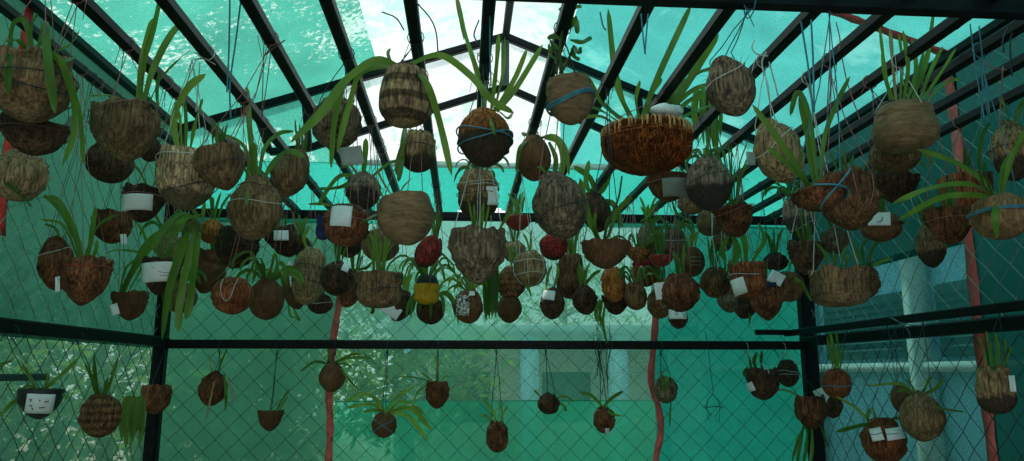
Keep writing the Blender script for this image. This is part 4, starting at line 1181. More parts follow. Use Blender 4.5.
def build(e):
    rng = random.Random(e['i'] * 13 + 5)
    c, hk = place(e)
    m = mpp(c)
    wd, ht = e['w'] * m, e['h'] * m
    if e['shape'] in OPEN:                                     # seen from below the near rim stands higher in view than the middle
        d = ray(e['cx'], e['cy'])
        cut_ = max(0.0, min(.3 * ht, .75 * wd / 2 * d.z / d.y))
        ht -= cut_
        c = c - Vector((0, 0, cut_ * .5))
    root = empty('hanging_coconut_planter', c, e['label'], 'hanging planter', LOW if 'plane' in e else UP)
    tilt = e.get('tilt', 0)
    W0, H0 = wd, ht
    if abs(tilt) > 10:                                         # the seen size is that of the tilted husk
        a = math.radians(abs(tilt))
        asp = .92 if e['shape'] != 'bowl' else 1.0
        if abs(tilt) > 45:
            W0, H0 = ht, wd
        elif e['shape'] == 'bowl':
            W0, H0 = wd * .97, ht * .9
        else:
            H0 = ht * 1.0
            W0 = max(.6 * wd, wd * (1 - .35 * math.sin(a)))
    bm, rot = body(e['shape'], W0, H0, tilt, e['i'] * .37, e.get('ribs', .035), e.get('nrib', 9), e.get('lump', .08))
    if e.get('lump', .08) > .035:                              # frayed fibres round the rim and down the sides
        for k in range(int(6 + e['w'] / 5)):
            a = rng.uniform(0, 6.28)
            t = rng.uniform(.55, .98)
            r = prof_r(e['shape'], t) * W0 / 2
            q0 = Vector((r * math.cos(a), r * math.sin(a), (t - .5) * H0))
            dv = Vector((math.cos(a) * .6, math.sin(a) * .6, rng.uniform(-.9, 1.1))) * rng.uniform(.012, .03)
            tube(bm, [rot @ (q0 * .97), rot @ (q0 + dv * .5), rot @ (q0 + dv + Vector((rng.uniform(-.008, .008), 0, -.004)))], .0009, 3, taper=.4)
    mk('husk', bm, e['mat'], root)
    top = rot @ Vector((0, 0, (.44 if e['shape'] in OPEN else .47) * H0))
    if e.get('black_top'):
        bm = bmesh.new()
        for k, (z, r) in enumerate(((.5, .8), (.62, .72), (.85, .62))):
            pass
        prof = [(.46, .86), (.6, .84), (.78, .76), (.95, .62), (.96, .5), (.8, .45)]
        rings = [[bm.verts.new(Vector((r * wd / 2 * math.cos(q * math.pi / 10), r * wd / 2 * math.sin(q * math.pi / 10), z * ht))) for q in range(20)] for z, r in prof]
        for a_, b_ in zip(rings, rings[1:]):
            for q in range(20):
                bm.faces.new((a_[q], a_[(q + 1) % 20], b_[(q + 1) % 20], b_[q]))
        bm.faces.new(rings[-1])
        mk('collar', bm, 'black_pot', root)['label'] = 'black collar on the yellow pot'
        top = Vector((0, 0, ht * .8))
    # ties
    ties = {}
    for t, col, sl in e.get('tie', []):
        ties.setdefault(col, bmesh.new())
        tube(ties[col], ring_pts(e['shape'], W0, H0, t, rot, 1.05, 30, sl, e['i']), max(.0011, .0013 + .0009 * (col == 'blue_twine')), 5, closed=True)
    if e.get('verts'):
        bmv = ties.setdefault('white_twine', bmesh.new())
        for k in range(e['verts']):
            a = 2 * math.pi * k / e['verts'] + .3
            pts = []
            for q in range(9):
                t = .06 + .9 * q / 8
                r = prof_r(e['shape'], t) * W0 / 2 * 1.06 + .001
                pts.append(rot @ Vector((r * math.cos(a), r * math.sin(a), (t - .5) * H0)))
            tube(bmv, pts, .0012, 4)
    if e.get('xtie'):
        bmv = ties.setdefault('blue_twine', bmesh.new())
        for (a0, a1) in ((-2.6, -.9), (-.7, -2.2)):
            pts = []
            for q in range(9):
                u = q / 8
                a = a0 + (a1 - a0) * u
                t = .15 + .8 * u
                r = prof_r(e['shape'], t) * W0 / 2 * 1.08 + .002
                pts.append(rot @ Vector((r * math.cos(a), r * math.sin(a), (t - .5) * H0)))
            tube(bmv, pts, .0024, 5)
    if e.get('loop'):
        bmv = ties.setdefault(e['loop'], bmesh.new())
        pts = []
        for q in range(13):
            u = q / 12 * math.pi
            x = .35 * math.cos(u)
            z = .42 - .6 * math.sin(u)
            r = prof_r(e['shape'], max(.06, min(.97, z + .5))) * W0 / 2 * 1.06
            y = -math.sqrt(max(0, r * r - (x * W0 / 2) ** 2)) - .002
            pts.append(rot @ Vector((x * W0 / 2, y, z * H0)))
        tube(bmv, pts, .0013, 4)
    for col, bmv in ties.items():
        o = mk('binding_string', bmv, col, root)
        if col in ('blue_twine', 'red_twine', 'white_twine'):
            o['label'] = {'blue_twine': 'blue', 'red_twine': 'red', 'white_twine': 'white'}[col] + ' string tied round the husk'
    # strings up to the bar
    hl = hk - root.location
    bm = bmesh.new()
    ns = e.get('nstr', 2 if e['w'] < 30 or 'plane' in e else 3)
    az0 = rng.uniform(-.5, .5)
    rr = prof_r(e['shape'], .88) * W0 / 2
    knot = Vector((hl.x, hl.y, hl.z - .012))
    apart = hl.z - top.z > .25 and ns > 2 and 'plane' not in e
    for k in range(ns):
        a = az0 + 2 * math.pi * k / ns - 1.2
        s = rot @ Vector((rr * math.cos(a), rr * math.sin(a), .38 * H0))
        s2 = rot @ Vector((rr * .9 * math.cos(a), rr * .9 * math.sin(a), .5 * H0))
        if 'hook' in e:
            f = P(e['hook'][0], e['hook'][1], c.y) - root.location
        elif apart:
            f = Vector((knot.x * .6, knot.y, top.z + (hl.z - top.z) * .5)) + Vector((.02 * math.cos(a), .02 * math.sin(a), 0))
        else:
            f = s2.lerp(knot, .6) + Vector((0, 0, 0.0))
        end = knot + Vector((.006 * (k - 1), .004 * (k % 2), 0))
        tube(bm, [s, s2, s2.lerp(f, .5) + Vector((rng.uniform(-.004, .004), 0, 0)), f, end], .0022 if e.get('plane') == 'B' else .0013, 4)
    # loop round the bar
    rb = .021
    ctr = hl + Vector((0, 0, 0))
    if 'plane' in e and e['plane'] != 'B':
        rb = .026
    ax = 'x' if e.get('plane') == 'B' or e.get('front') else 'y'
    rb = .034 if ax == 'x' else rb
    pts = []
    for q in range(12):
        a = 2 * math.pi * q / 12
        d = Vector((math.cos(a), 0, math.sin(a))) if ax == 'y' else Vector((0, math.cos(a), math.sin(a)))
        pts.append(ctr + d * rb)
    if not ('plane' in e and e['plane'] == 'R'):
        tube(bm, pts, .0014, 4, closed=True)
    tl = rng.uniform(.02, .07)
    tube(bm, [knot, knot + Vector((rng.uniform(-.03, .03), -.01, tl * .3)), knot + Vector((rng.uniform(-.05, .05), -.015, -tl))], .001, 4)
    mk('hanger_string', bm, 'cord' if 'plane' in e and e['str'] in ('hook', 'blue_twine') else e['str'], root)
    # foliage
    lf = leaves_at(e, root, c, rng)
    if 'fol' in e:
        mt = e['fol'][4]
        if mt not in lf:
            lf[mt] = bmesh.new()
        fol_proc(lf[mt], e, rng, top, m)
    for mt, bmf in lf.items():
        o = mk('foliage' if mt != 'dry' else 'dry_leaf', bmf, mt, root)
        if mt == 'dry' or mt == 'leafyel':
            o['label'] = 'dry brown leaves' if mt == 'dry' else 'yellowish leaves'
    if 'stem' in e:
        bm = bmesh.new()
        for s in e['stem']:
            pts = [P(float(a.split(',')[0]), float(a.split(',')[1]), c.y - .01 * k) - root.location for k, a in enumerate(s.split())]
            tube(bm, catmull(pts, 10), .0045, 6, taper=.5)
        mk('stem', bm, 'leafdark', root)
    # paper
    for (px, py, tw, th, rot_, mt, mark, hangs) in e.get('tag', []):
        bm, at = tag_mesh(e, c, px, py, tw, th, rot_, hangs)
        nm = 'paper_tag' if mt == 'paper' else 'plastic_tag' if mt == 'grey_paper' else 'cloth_strip'
        to = mk(nm, bm, mt, root)
        to['label'] = {'paper': 'white paper tag', 'grey_paper': 'grey tag', 'blue_cloth': 'blue strip'}[mt]
        sm = to.modifiers.new('thick', 'SOLIDIFY')
        sm.thickness = .0008
        if mark:
            lines, col, r = MARKS[mark]
            bm = bmesh.new()
            for L in lines:
                tube(bm, [at(u, v) for u, v in L], r, 4)
            mk('pen_mark' if mark != 5 else 'cord', bm, col, to)
    if 'cloth' in e:
        px, py, tw, th = e['cloth']
        q = P(px, py, c.y - .02) - root.location
        bm, _ = body('box', tw * m, th * m, 4, 3.3, .08, 7, .1)
        bmesh.ops.translate(bm, vec=q, verts=bm.verts)
        mk('cloth', bm, 'blue_cloth', root)['label'] = 'dark blue cloth'
    if 'label_art' in e:
        px, py, tw, th = e['label_art']
        bm, at = tag_mesh(e, c, px, py, tw, th, -4, 0)
        to = mk('picture_label', bm, ART, root)
        to['label'] = 'printed black and white label with red specks'
    if e.get('scrib'):
        bm = bmesh.new()
        for r_ in range(3):
            pts = []
            for q in range(9):
                x = (-.55 + 1.1 * q / 8) * R_(wd) * .8
                z = ht * (.1 - .13 * r_) + .0025 * (1 if q % 2 else -1)
                tt = z / ht + .5
                r0 = prof_r('ball', tt) * wd / 2 * 1.045
                pts.append(Vector((x, -math.sqrt(max(0, r0 * r0 - x * x)) - .002, z)))
            tube(bm, pts, .0009, 4)
        mk('pen_mark', bm, 'white_twine', root)['label'] = 'white scribbles'
    if e.get('chips'):
        bm = bmesh.new()
        for k in range(9):
            a = rng.uniform(0, 6.28)
            r = rng.uniform(0, .35) * wd
            s = rng.uniform(.008, .018)
            mtx = Matrix.Translation(Vector((r * math.cos(a), r * math.sin(a), ht * rng.uniform(.46, .85)))) @ Matrix.Rotation(rng.uniform(0, 3), 4, Vector((rng.random(), rng.random(), 1))) @ Matrix.Diagonal((s * 2.2, s, s * .8, 1))
            g = bmesh.ops.create_icosphere(bm, subdivisions=2, radius=.8, matrix=mtx)
            for v in g['verts']:
                v.co += Vector((noise.noise(v.co * 90), noise.noise(v.co * 80 + Vector((5, 0, 0))), 0)) * .003
        mk('wood_chips', bm, 'palefull', root)
    return root


def R_(w):
    return w / 2


# abstract black and white print with red specks
ART, nt, out = mat_new('printed_label')
b = nd(nt, 'ShaderNodeBsdfPrincipled')
n = nd(nt, 'ShaderNodeTexNoise', Scale=75.0, Detail=2.0, Distortion=1.5)
nt.links.new(mapping(nt, (1, 1, 1)), n.inputs['Vector'])
nt.links.new(ramp(nt, n.outputs[0], [(0.30, (.5, .06, .05)), (0.36, (.02, .02, .02)), (0.50, (.03, .03, .03)), (0.53, (.62, .66, .64)), (0.9, (.7, .72, .7))]), b.inputs['Base Color'])
nt.links.new(b.outputs[0], out.inputs[0])

# the fibre basket first: it is the biggest thing hanging here
BY = min((Z_B - .05 - 1.6) / (ray(645, 112).z / ray(645, 112).y), 2.2)
bc = P(647, 152, BY)
bmm = mpp(bc)
BR, BH = 87 * bmm / 2, 46 * bmm
OBST.append((bc.x, bc.y, bc.z + BH / 2, bc.z - BH / 2, BR, bc.x, Z_B))

sprout = random.Random(31)
for e in T:                                                    # shoots on the husks that only show as a tuft of green in the crowd
    if 'lv' not in e and 'fol' not in e and 'plane' not in e and e['i'] not in (2, 3, 5, 72, 40, 66):
        e['fol'] = sprout.choice([('up', 5, 30, 4.5, 'leaf'), ('thin', 6, 34, 4, 'leafdark'), ('up', 6, 36, 5, 'leafdark'), ('fan', 8, 34, 5, 'leafdark')])
for e in sorted(T, key=lambda q: -q['w']):
    build(e)
for e in T:
    if e.get('cost', 0) > 3:
        print('cost', e['i'], round(e['cost'], 1))

# ---- woven fibre basket
rng = random.Random(99)
bk = empty('hanging_fibre_basket', bc, 'wide woven coir fibre basket with long strap leaves, largest pot under the front beam', 'hanging basket')
bm, rot = body('tub', BR * 2, BH, -3, 4.4, .012, 24, .05)
mk('basket_body', bm, 'fibre_dark', bk)
bm = bmesh.new()
for k in range(330):                                           # loose coir strands wound over the bowl
    a = rng.uniform(0, 6.28)
    da = rng.uniform(-.5, .5)
    t0, t1 = rng.uniform(.03, .5), rng.uniform(.5, 1)
    pts = []
    for q in range(7):
        u = q / 6
        t = t0 + (t1 - t0) * u
        r = prof_r('tub', t) * BR * (1.02 + .02 * rng.random()) + .001
        aa = a + da * u + .05 * math.sin(u * 9 + k)
        pts.append(Vector((r * math.cos(aa), r * math.sin(aa), (t - .5) * BH)))
    tube(bm, pts, rng.uniform(.0008, .0019), 3)
mk('coir_strands', bm, 'fibre', bk)
bm = bmesh.new()
for k in range(64):                                            # lacing over the rim
    a = 2 * math.pi * k / 64 + rng.uniform(-.03, .03)
    b2 = a + rng.uniform(-.05, .09)
    pts = []
    for (r, z) in ((.84, .40), (.93, .53), (1.03, .47), (1.035, rng.uniform(.22, .36))):
        aa = a + (b2 - a) * (r - .84) / .2
        pts.append(Vector((r * BR * math.cos(aa), r * BR * math.sin(aa), z * BH)))
    tube(bm, catmull(pts, 8), rng.uniform(.0022, .0036), 5)
o = mk('rim_lacing', bm, 'fibre_pale', bk)
o['label'] = 'pale coir lacing over the rim'
bm = bmesh.new()
for z, s in ((.27, .04), (.22, -.03), (.30, .0)):
    tube(bm, [Vector((BR * 1.045 * math.cos(2 * math.pi * q / 40), BR * 1.045 * math.sin(2 * math.pi * q / 40), (z + s * math.cos(2 * math.pi * q / 40 + z * 20)) * BH)) for q in range(40)], .002, 5, closed=True)
mk('coir_cord', bm, 'fibre', bk)
LB = ['630,120 616,78 608,8:9', '641,120 660,72 692,3:8', '650,120 678,82 706,54:8', '655,120 690,78 716,67:8', '622,120 600,100 586,74:8', '612,122 598,116 573,119:5', '660,120 690,92 709,84:6', '664,120 692,76 719,34:9',
      '626,120 604,106 592,84:5', '634,120 622,96 618,74:5', '646,120 650,96 662,78:7', '668,120 690,100 706,96:6', '618,122 604,112 584,104:5', '660,122 684,106 697,112:6', '640,120 636,100 640,80:5', '672,122 698,110 716,104:5']
bm = bmesh.new()
for s in LB:
    pts, w, _ = parse(s)
    sw = rng.uniform(-.14, .1)
    blade(bm, [P(x, y, bc.y + sw * k / 2) - bc for k, (x, y) in enumerate(pts)], w * bmm * .8, n=16, turn=rng.uniform(-.4, .4), tip=.2)
mk('foliage', bm, 'leaf', bk)
bm = bmesh.new()
bmesh.ops.create_icosphere(bm, subdivisions=3, radius=1, matrix=Matrix.Translation(P(667, 111, bc.y - .07) - bc) @ Matrix.Diagonal((16 * bmm, 10 * bmm, 7 * bmm, 1)))
for v in bm.verts:
    v.co += v.normal * .006 * noise.noise(v.co * 60)
mk('plastic_wrap', bm, 'white_bag', bk)['label'] = 'crumpled white plastic among the leaves'
bm = bmesh.new()
for k in range(4):
    a = .6 + math.pi / 2 * k
    b_ = near_bar(bc.x)
    s = Vector((BR * 1.07 * math.cos(a), BR * 1.07 * math.sin(a), BH * .52))
    tube(bm, [s, Vector((b_[0] - bc.x, 0, b_[1] - bc.z))], .0013, 4)
mk('hanger_string', bm, 'pink', bk)
# ------------------------------------------------------------------ other hanging things
def bare_root(label, px, py0, py1, Y, hook, n, mat, spread, scol):
    """An orchid with no pot: a knot of roots and leaves that hang down."""
    rng = random.Random(int(px))
    c = P(px, py0, Y)
    m = mpp(c)
    r = empty('hanging_orchid', c, label, 'hanging plant')
    bm = bmesh.new()
    L = (py1 - py0) * m
    for k in range(n):
        a = 2 * math.pi * k / n + rng.uniform(-.3, .3)
        d = Vector((math.cos(a), math.sin(a), 0))
        l = L * rng.uniform(.55, 1)
        s = spread * m * rng.uniform(.5, 1)
        blade(bm, [Vector((0, 0, 0)), d * s * .7 + Vector((0, 0, .015)), d * s + Vector((0, 0, -l * .4)), d * s * .85 + Vector((0, 0, -l))], 5.5 * m, n=11, turn=rng.uniform(-.6, .6), tip=.35)
    mk('foliage', bm, mat, r)
    bm = bmesh.new()
    for k in range(14):
        a = rng.uniform(0, 6.28)
        q = rng.uniform(.004, .018)
        tube(bm, catmull([Vector((0, 0, .012)), Vector((q * math.cos(a), q * math.sin(a), 0)), Vector((q * 1.5 * math.cos(a + .6), q * 1.5 * math.sin(a + .6), -.04 - .03 * rng.random()))], 6), .0016, 4)
    mk('roots', bm, 'brown_twine', r)
    bm = bmesh.new()
    h = hook - c
    tube(bm, [Vector((0, 0, 0)), h * .5 + Vector((.004, 0, 0)), h], .0016, 4)
    mk('hanger_string', bm, scol, r)
    return r


c0 = P(490, 258, 3.3)
bare_root('bare-rooted orchid with a curtain of drooping leaves beside the pointed grey-brown husk', 490, 258, 322, 3.3, Vector((c0.x, 3.3, Z_B)), 12, 'leafdark', 7, 'white_twine')
c0 = PX(135, 400, XL + .14)
bare_root('potless orchid, a mop of pale green leaves hung by blue cord from the side rail', 135, 402, 452, c0.y, Vector((XL + .04, c0.y, zl - .02)), 16, 'leaf', 11, 'blue_twine')
c0 = P(712, 130, 2.45)
bare_root('leafy orchid stems without a pot, behind the husk grey on top', 706, 96, 165, 2.5, Vector((near_bar(P(706, 96, 2.5).x)[0], 2.5, Z_B)), 12, 'leaf', 14, 'pink')

# orchid with very long leaves that hang in front of the smaller husks
rng = random.Random(17)
yd = 2.45
rc = P(193, 221, yd)
ro = empty('hanging_orchid', rc, 'orchid with the longest drooping strap leaves, trailing past the wide white paper band', 'hanging plant')
bm = bmesh.new()
for s in ['194,222 184,244 169,290 162,340:10', '197,222 188,260 180,300 178,332:9', '200,223 195,262 190,300 186,320:9', '194,222 182,226 172,236 166,246:6', '196,220 180,214 166,226 155,242:7', '199,218 190,206 182,202:5', '202,220 204,205 200,196:5', '192,222 178,250 171,286 170,312:8']:
    pts, w_, _ = parse(s)
    sw = rng.uniform(-.1, .02)
    blade(bm, [P(x, y, yd + sw * k / 3) - rc for k, (x, y) in enumerate(pts)], w_ * mpp(rc) * .85, n=16, turn=rng.uniform(-.4, .4), tip=.25)
mk('foliage', bm, 'leaf', ro)
bm = bmesh.new()
for k in range(16):
    a = rng.uniform(0, 6.28)
    tube(bm, catmull([Vector((0, 0, .012)), Vector((.02 * math.cos(a), .02 * math.sin(a), -.005)), Vector((.03 * math.cos(a + .6), .03 * math.sin(a + .6), -.03 - .03 * rng.random()))], 6), .0018, 4)
mk('roots', bm, 'brown_twine', ro)
bm = bmesh.new()
nb = near_bar(rc.x)
tube(bm, [Vector((0, 0, 0)), Vector((nb[0], yd, nb[1])) - rc], .0015, 4)
mk('hanger_string', bm, 'pink', ro)

# empty wire hanger on the back rail
c = P(713, 400, D - .1)
m = mpp(c)
wh = empty('wire_pot_hanger', c, 'empty twisted wire pot hanger dangling from the back rail', 'wire hanger')
bm = bmesh.new()
top = Vector((c.x, yf - .03, Z_RAIL)) - c
tube(bm, [top + Vector((-.02, -.03, .07)), top, Vector((-.003, 0, .12)), Vector((.004, 0, .045)), Vector((0, 0, .03))], .0017, 5)
mk('hook', bm, 'hook', wh)
bm = bmesh.new()
rng = random.Random(4)
R = 10 * m
tube(bm, [Vector((R * math.cos(2 * math.pi * q / 20), R * math.sin(2 * math.pi * q / 20), -.035 + .004 * math.sin(q))) for q in range(20)], .0015, 5, closed=True)
for k in range(4):
    a = 1.57 * k + .4
    tube(bm, [Vector((0, 0, .03)), Vector((R * .7 * math.cos(a), R * .7 * math.sin(a), .0)), Vector((R * math.cos(a), R * math.sin(a), -.035)), Vector((R * .5 * math.cos(a + .5), R * .5 * math.sin(a + .5), -.085 - .02 * (k % 2)))], .0013, 4)
mk('wire_cage', bm, 'hook', wh)

# loose cords and tie ends left hanging on the bars and rails
CORDS = [
    ('long blue cord hanging down from the bars, above the brown husk with a folded leaf', 'blue_twine', .0026, ['241,0 236,40 230,85 231,118', '230,0 229,50 227,92']),
    ('pair of grey strings on the bar past the barrel husk', 'brown_twine', .0016, ['272,40 268,75 262,118', '264,42 263,80 262,112']),
    ('dry twig caught on the bar over the slanting ribbed husk', 'brown_twine', .0022, ['285,40 274,48 264,56', '279,45 274,42 272,38']),
    ('curled dry tendril hanging before the white plastic sheet', 'brown_twine', .0022, ['418,4 430,18 436,32 438,52', '382,12 396,18 404,30']),
    ('dark blue cords dangling from the front beam toward the fibre basket', 'blue_twine', .0022, ['641,14 643,36 645,54', '648,14 646,38 645,54']),
    ('short cord end under the front beam above the tan husk with the blue band', 'blue_twine', .0022, ['600,12 603,26 606,30']),
    ('doubled blue cord hanging below the front beam, beyond the pale whole husk', 'blue_twine', .0026, ['811,20 813,60 814,112', '801,22 808,66 813,112']),
    ('knotted pale string end on a bar beside the slanting grey husk', 'white_twine', .0026, ['766,52 762,62 764,76', '754,40 752,48 757,54 768,56', '769,62 774,80 778,96']),
    ('pink strings stretched down from the bars before the turquoise roof', 'pink', .0018, ['831,50 829,78 827,112', '842,58 848,85 860,120', '836,22 840,40 838,52']),
    ('two pale blue strings beside the stiff upright leaves', 'blue_twine', .0022, ['970,24 976,70 984,118', '979,26 984,70 990,118']),
    ('dark cords looped over the upper bar at the red wall band', 'hook', .0024, ['1008,28 1003,40 1004,52', '1014,28 1010,44 1012,76', '957,26 954,30 959,28']),
    ('pinkish string and knot below the side bars near the tall pale-topped husk', 'pink', .0022, ['1003,66 1001,100 999,122', '984,62 994,68 1006,70']),
    ('white string ends on a bar by the large pale cracked husk', 'white_twine', .0022, ['196,60 186,85 178,110', '200,62 198,90 196,112']),
    ('thin bundle of cords hanging beside the ridge', 'blue_twine', .0024, ['490,10 490,50 491,86', '479,20 474,34 477,42']),
    ('tangle of wire and cords wrapped round the back rail', 'hook', .0018, None),
    ('blue cord knotted to the upper side rail', 'blue_twine', .0024, None),
]
for lab, mt, r, ls in CORDS:
    rng = random.Random(len(lab))
    if ls:
        top = min((tuple(map(float, q.split()[0].split(','))) for q in ls), key=lambda t: t[1])
        q0 = PZ(top[0], max(2, top[1]), Z_B)
        Yc = min(max(q0.y, 1.45), 3.2)
        if 'front beam' in lab:
            Yc = YF - .03
        base = P(top[0], top[1], Yc)
        bm = bmesh.new()
        for s in ls:
            pts = [tuple(map(float, a.split(','))) for a in s.split()]
            tube(bm, catmull([P(x, y, Yc - .004 * k) - base for k, (x, y) in enumerate(pts)], 12), r * .8, 5)
    elif 'tangle' in lab:
        base = P(602, 345, D - .06)
        bm = bmesh.new()
        for k in range(9):
            x = rng.uniform(-.05, .05)
            pts = [Vector((x, 0, rng.uniform(.05, .17))), Vector((x * .5 + rng.uniform(-.04, .04), -.03, .05)), Vector((x, -.035, 0)), Vector((x * .6, -.02, -.08)), Vector((rng.uniform(-.05, .03), -.02, -.12 - .15 * rng.random()))]
            tube(bm, catmull(pts, 14), r * .8, 4)
    else:
        base = PX(905, 322, XR - .14)
        bm = bmesh.new()
        tube(bm, catmull([P(*q, base.y) - base for q in ((877, 304), (888, 316), (905, 324), (925, 326))], 12), r, 5)
        tube(bm, catmull([P(*q, base.y) - base for q in ((877, 306), (882, 312), (896, 320), (908, 330), (910, 338))], 12), r * .8, 5)
    o = mk('hanging_string', bm, mt)
    o.location = base
    tagp(o, lab, 'string', 'loose cords on the bars')

# ------------------------------------------------------------------ beyond the net: trees, a pale building, pillars
def tree(label, x, y, h, rad, seed, zc, n=2600, kind='tree', big=1.0):
    rng = random.Random(seed)
    r = empty(kind, (x, y, 0), label, kind)
    bm = bmesh.new()
    tube(bm, catmull([Vector((0, 0, -.05)), Vector((.06, .03, h * .3)), Vector((-.05, 0, h * .6)), Vector((.02, 0, h * .85))], 12), .09, 10, taper=.4)
    for k in range(7):
        a = rng.uniform(0, 6.28)
        z = h * rng.uniform(.35, .75)
        tube(bm, catmull([Vector((0, 0, z)), Vector((rad * .4 * math.cos(a), rad * .4 * math.sin(a), z + .25)), Vector((rad * .8 * math.cos(a), rad * .8 * math.sin(a), z + .5))], 7), .035, 6, taper=.3)
    mk('trunk', bm, 'bark', r)
    bm = bmesh.new()
    for k in range(n):
        while True:
            v = Vector((rng.uniform(-1, 1), rng.uniform(-1, 1), rng.uniform(-1, 1)))
            if v.length < 1 and noise.noise(v * 2.2 + Vector((seed, 0, 0))) > -.18:
                break
        q = Vector((v.x * rad, v.y * rad, zc + v.z * (h - zc)))
        d = Vector((rng.uniform(-1, 1), rng.uniform(-1, 1), rng.uniform(-1, .4))).normalized()
        s = d.cross(Vector((rng.random(), rng.random(), 1))).normalized()
        L = rng.uniform(.09, .16) * big
        w = L * .22
        vs = [bm.verts.new(q), bm.verts.new(q + d * L * .5 + s * w), bm.verts.new(q + d * L), bm.verts.new(q + d * L * .5 - s * w)]
        bm.faces.new(vs)
    mk('crown', bm, 'tree_leaf', r, smooth=False)


tree('bushy yellow-green tree showing through the net behind the chain-link side wall', -5.4, 4.6, 3.9, 1.4, 3, 2.0)
tree('low leafy tree behind the side wall net near the corner post', -3.2, 7.0, 2.6, 1.0, 5, 1.5)
tree('pale green tree seen through the thin middle net', -.55, 7.1, 2.7, 1.0, 8, 1.8)
tree('darker tree beyond the back net by the first seam band', -3.2, 10.6, 3.4, 1.4, 12, 2.0)

for (lab, x_, y_, h_, r_, s_) in (('tall round-crowned tree beyond the chain-link side wall, next to the bushy yellow-green one', -6.2, 1.4, 4.2, 1.5, 21),
                               ('tree far behind the corner post where the two nets meet', -6.0, 8.6, 4.2, 1.5, 22),
                               ('broad tree behind the green net of the back wall, beside the cream outbuilding', -2.8, 15.8, 4.4, 1.8, 24),
                               ('dark tree rising behind the cream outbuilding roof', 2.2, 15.6, 4.6, 1.9, 25),
                               ('tree between the cream outbuilding and the pale blue building', 6.0, 14.5, 4.5, 1.8, 26)):
    tree(lab, x_, y_, h_, r_, s_, h_ * .5)

for (lab, x_, y_, h_, r_, s_) in (('bush outside the chain-link side wall, beside the black bowl with the stained label', -3.4, 2.2, 2.3, .9, 31),
                               ('bush outside the side wall behind the cross-striped round husk', -3.0, 4.3 + .2, 2.2, .8, 32),
                               ('bush behind the green back net next to the corner post', -1.5, 5.2, 2.1, .66, 33)):
    tree(lab, x_, y_, h_, r_, s_, 1.25, 3200, 'bush', 1.2)

wall_paint = simple('pale_blue_paint', (0.36, 0.62, 0.70), 0.8, 0, 0.1, 4)
cream = simple('cream_paint', (0.72, 0.66, 0.56), 0.8, 0, 0.1, 4)
shut = simple('dark_green_paint', (0.03, 0.10, 0.07), 0.7, 0, 0.2, 6)


def box(bm, a, b):
    a, b = Vector(a), Vector(b)
    g = bmesh.ops.create_cube(bm, size=1, matrix=Matrix.Translation((a + b) / 2) @ Matrix.Diagonal((*(b - a), 1)))
    es = list({ed for v in g['verts'] for ed in v.link_edges})
    bmesh.ops.bevel(bm, geom=es, offset=.012, segments=2, affect='EDGES')


bd = empty('building', (3.9, 6, 0), 'pale blue building with dark green shutters beyond the side wall net', 'building')
bm = bmesh.new()
box(bm, (0, -5, 0), (2.5, 6, 3.2))
mk('wall', bm, wall_paint, bd)
for (ya_, yb_, za_, zb_) in ((-4.6, -2.2, 1.85, 2.7), (-1.9, -.2, 1.72, 2.3), (.1, 1.7, 1.72, 2.3), (2.2, 3.6, 1.72, 2.3)):
    bm = bmesh.new()
    box(bm, (-.06, ya_, za_), (.02, yb_, zb_))
    k = 0
    z = za_ + .06
    while z < zb_ - .05:
        box(bm, (-.085, ya_ + .05, z), (-.05, yb_ - .05, z + .03))
        z += .07
    mk('shutter', bm, shut, bd)
for y_ in (-2.05, -.05, 1.95):
    bm = bmesh.new()
    box(bm, (-.2, y_ - .07, 0), (-.04, y_ + .07, 3.0))
    mk('pillar', bm, cream, bd)
bm = bmesh.new()
box(bm, (-.18, -5, 1.60), (-.01, 6, 1.68))
mk('ledge', bm, cream, bd)
bm = bmesh.new()
box(bm, (-.5, -5.2, 3.2), (2.7, 6.2, 3.35))
mk('roof', bm, cream, bd)

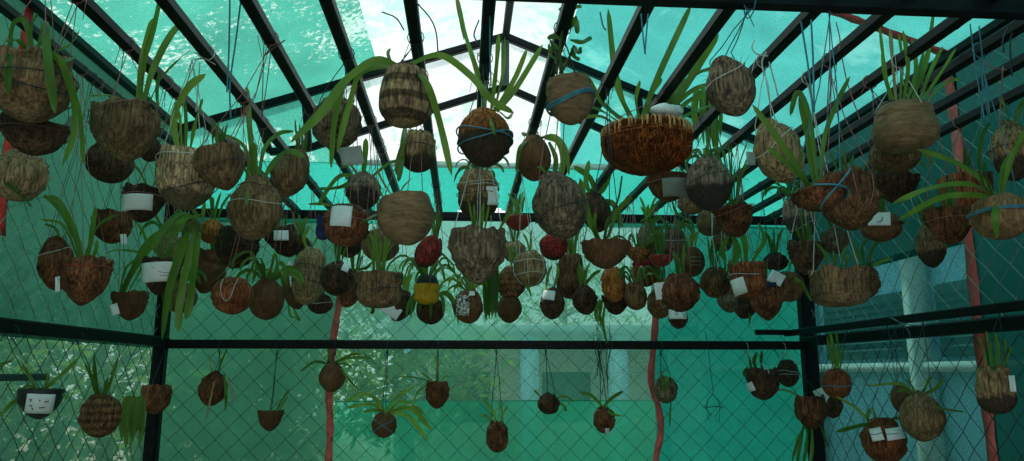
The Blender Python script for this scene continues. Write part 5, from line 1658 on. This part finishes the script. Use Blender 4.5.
hb = empty('outbuilding', (1.0, 10.8, 0), 'cream outbuilding with whitish pillars seen through the thin middle net', 'building')
bm = bmesh.new()
box(bm, (-1.8, 0, 0), (2.0, 2, 2.1))
mk('wall', bm, cream, hb)
bm = bmesh.new()
box(bm, (-2.0, -.9, 2.1), (2.2, 2.2, 2.22))
mk('roof', bm, simple('roof_tin', (0.55, 0.66, 0.66), .5, .2, .1, 5), hb)
for x_ in (-1.75, -.1, 1.1):
    bm = bmesh.new()
    box(bm, (x_ - .12, -.85, 0), (x_ + .12, -.6, 2.1))
    mk('pillar', bm, wall_paint, hb)
for x_ in (-.95, .5):
    bm = bmesh.new()
    box(bm, (x_ - .35, -.03, .9), (x_ + .35, .02, 1.6))
    mk('shutter', bm, shut, hb)

# ------------------------------------------------------------------ light, sky, camera
w = bpy.data.worlds.new('sky')
SC.world = w
w.use_nodes = True
nt = w.node_tree
nt.nodes.clear()
wo = nt.nodes.new('ShaderNodeOutputWorld')
bg = nt.nodes.new('ShaderNodeBackground')
tc = nt.nodes.new('ShaderNodeTexCoord')
sp = nt.nodes.new('ShaderNodeSeparateXYZ')
nt.links.new(tc.outputs['Generated'], sp.inputs[0])
nt.links.new(ramp(nt, sp.outputs[2], [(0.0, (0.75, 0.80, 0.82)), (0.25, (0.82, 0.90, 0.95)), (1.0, (0.70, 0.86, 1.0))]), bg.inputs[0])
bg.inputs[1].default_value = 1.35
nt.links.new(bg.outputs[0], wo.inputs[0])

sd = bpy.data.lights.new('sun', 'SUN')
sd.energy = 3.4
sd.angle = 0.05
sd.color = (1.0, 0.95, 0.86)
so = bpy.data.objects.new('sun', sd)
so.rotation_euler = (math.radians(-36), math.radians(-18), 0)
COL.objects.link(so)

cd = bpy.data.cameras.new('camera')
cd.sensor_width = 36
cd.lens = F / W * 36
cd.clip_start = 0.02
co = bpy.data.objects.new('camera', cd)
rotm = Matrix((RGT, UPV, -FWD)).transposed()
co.matrix_world = Matrix.Translation(CAM) @ rotm.to_4x4()
COL.objects.link(co)
SC.camera = co

vs = SC.view_settings
vs.view_transform = 'Standard'
vs.look = 'None'
vs.gamma = 1.0
vs.use_curve_mapping = False
vs.exposure = 0.3
SC.cycles.transparent_max_bounces = 12
SC.cycles.max_bounces = 8
SC.cycles.diffuse_bounces = 4
SC.cycles.sample_clamp_indirect = 5
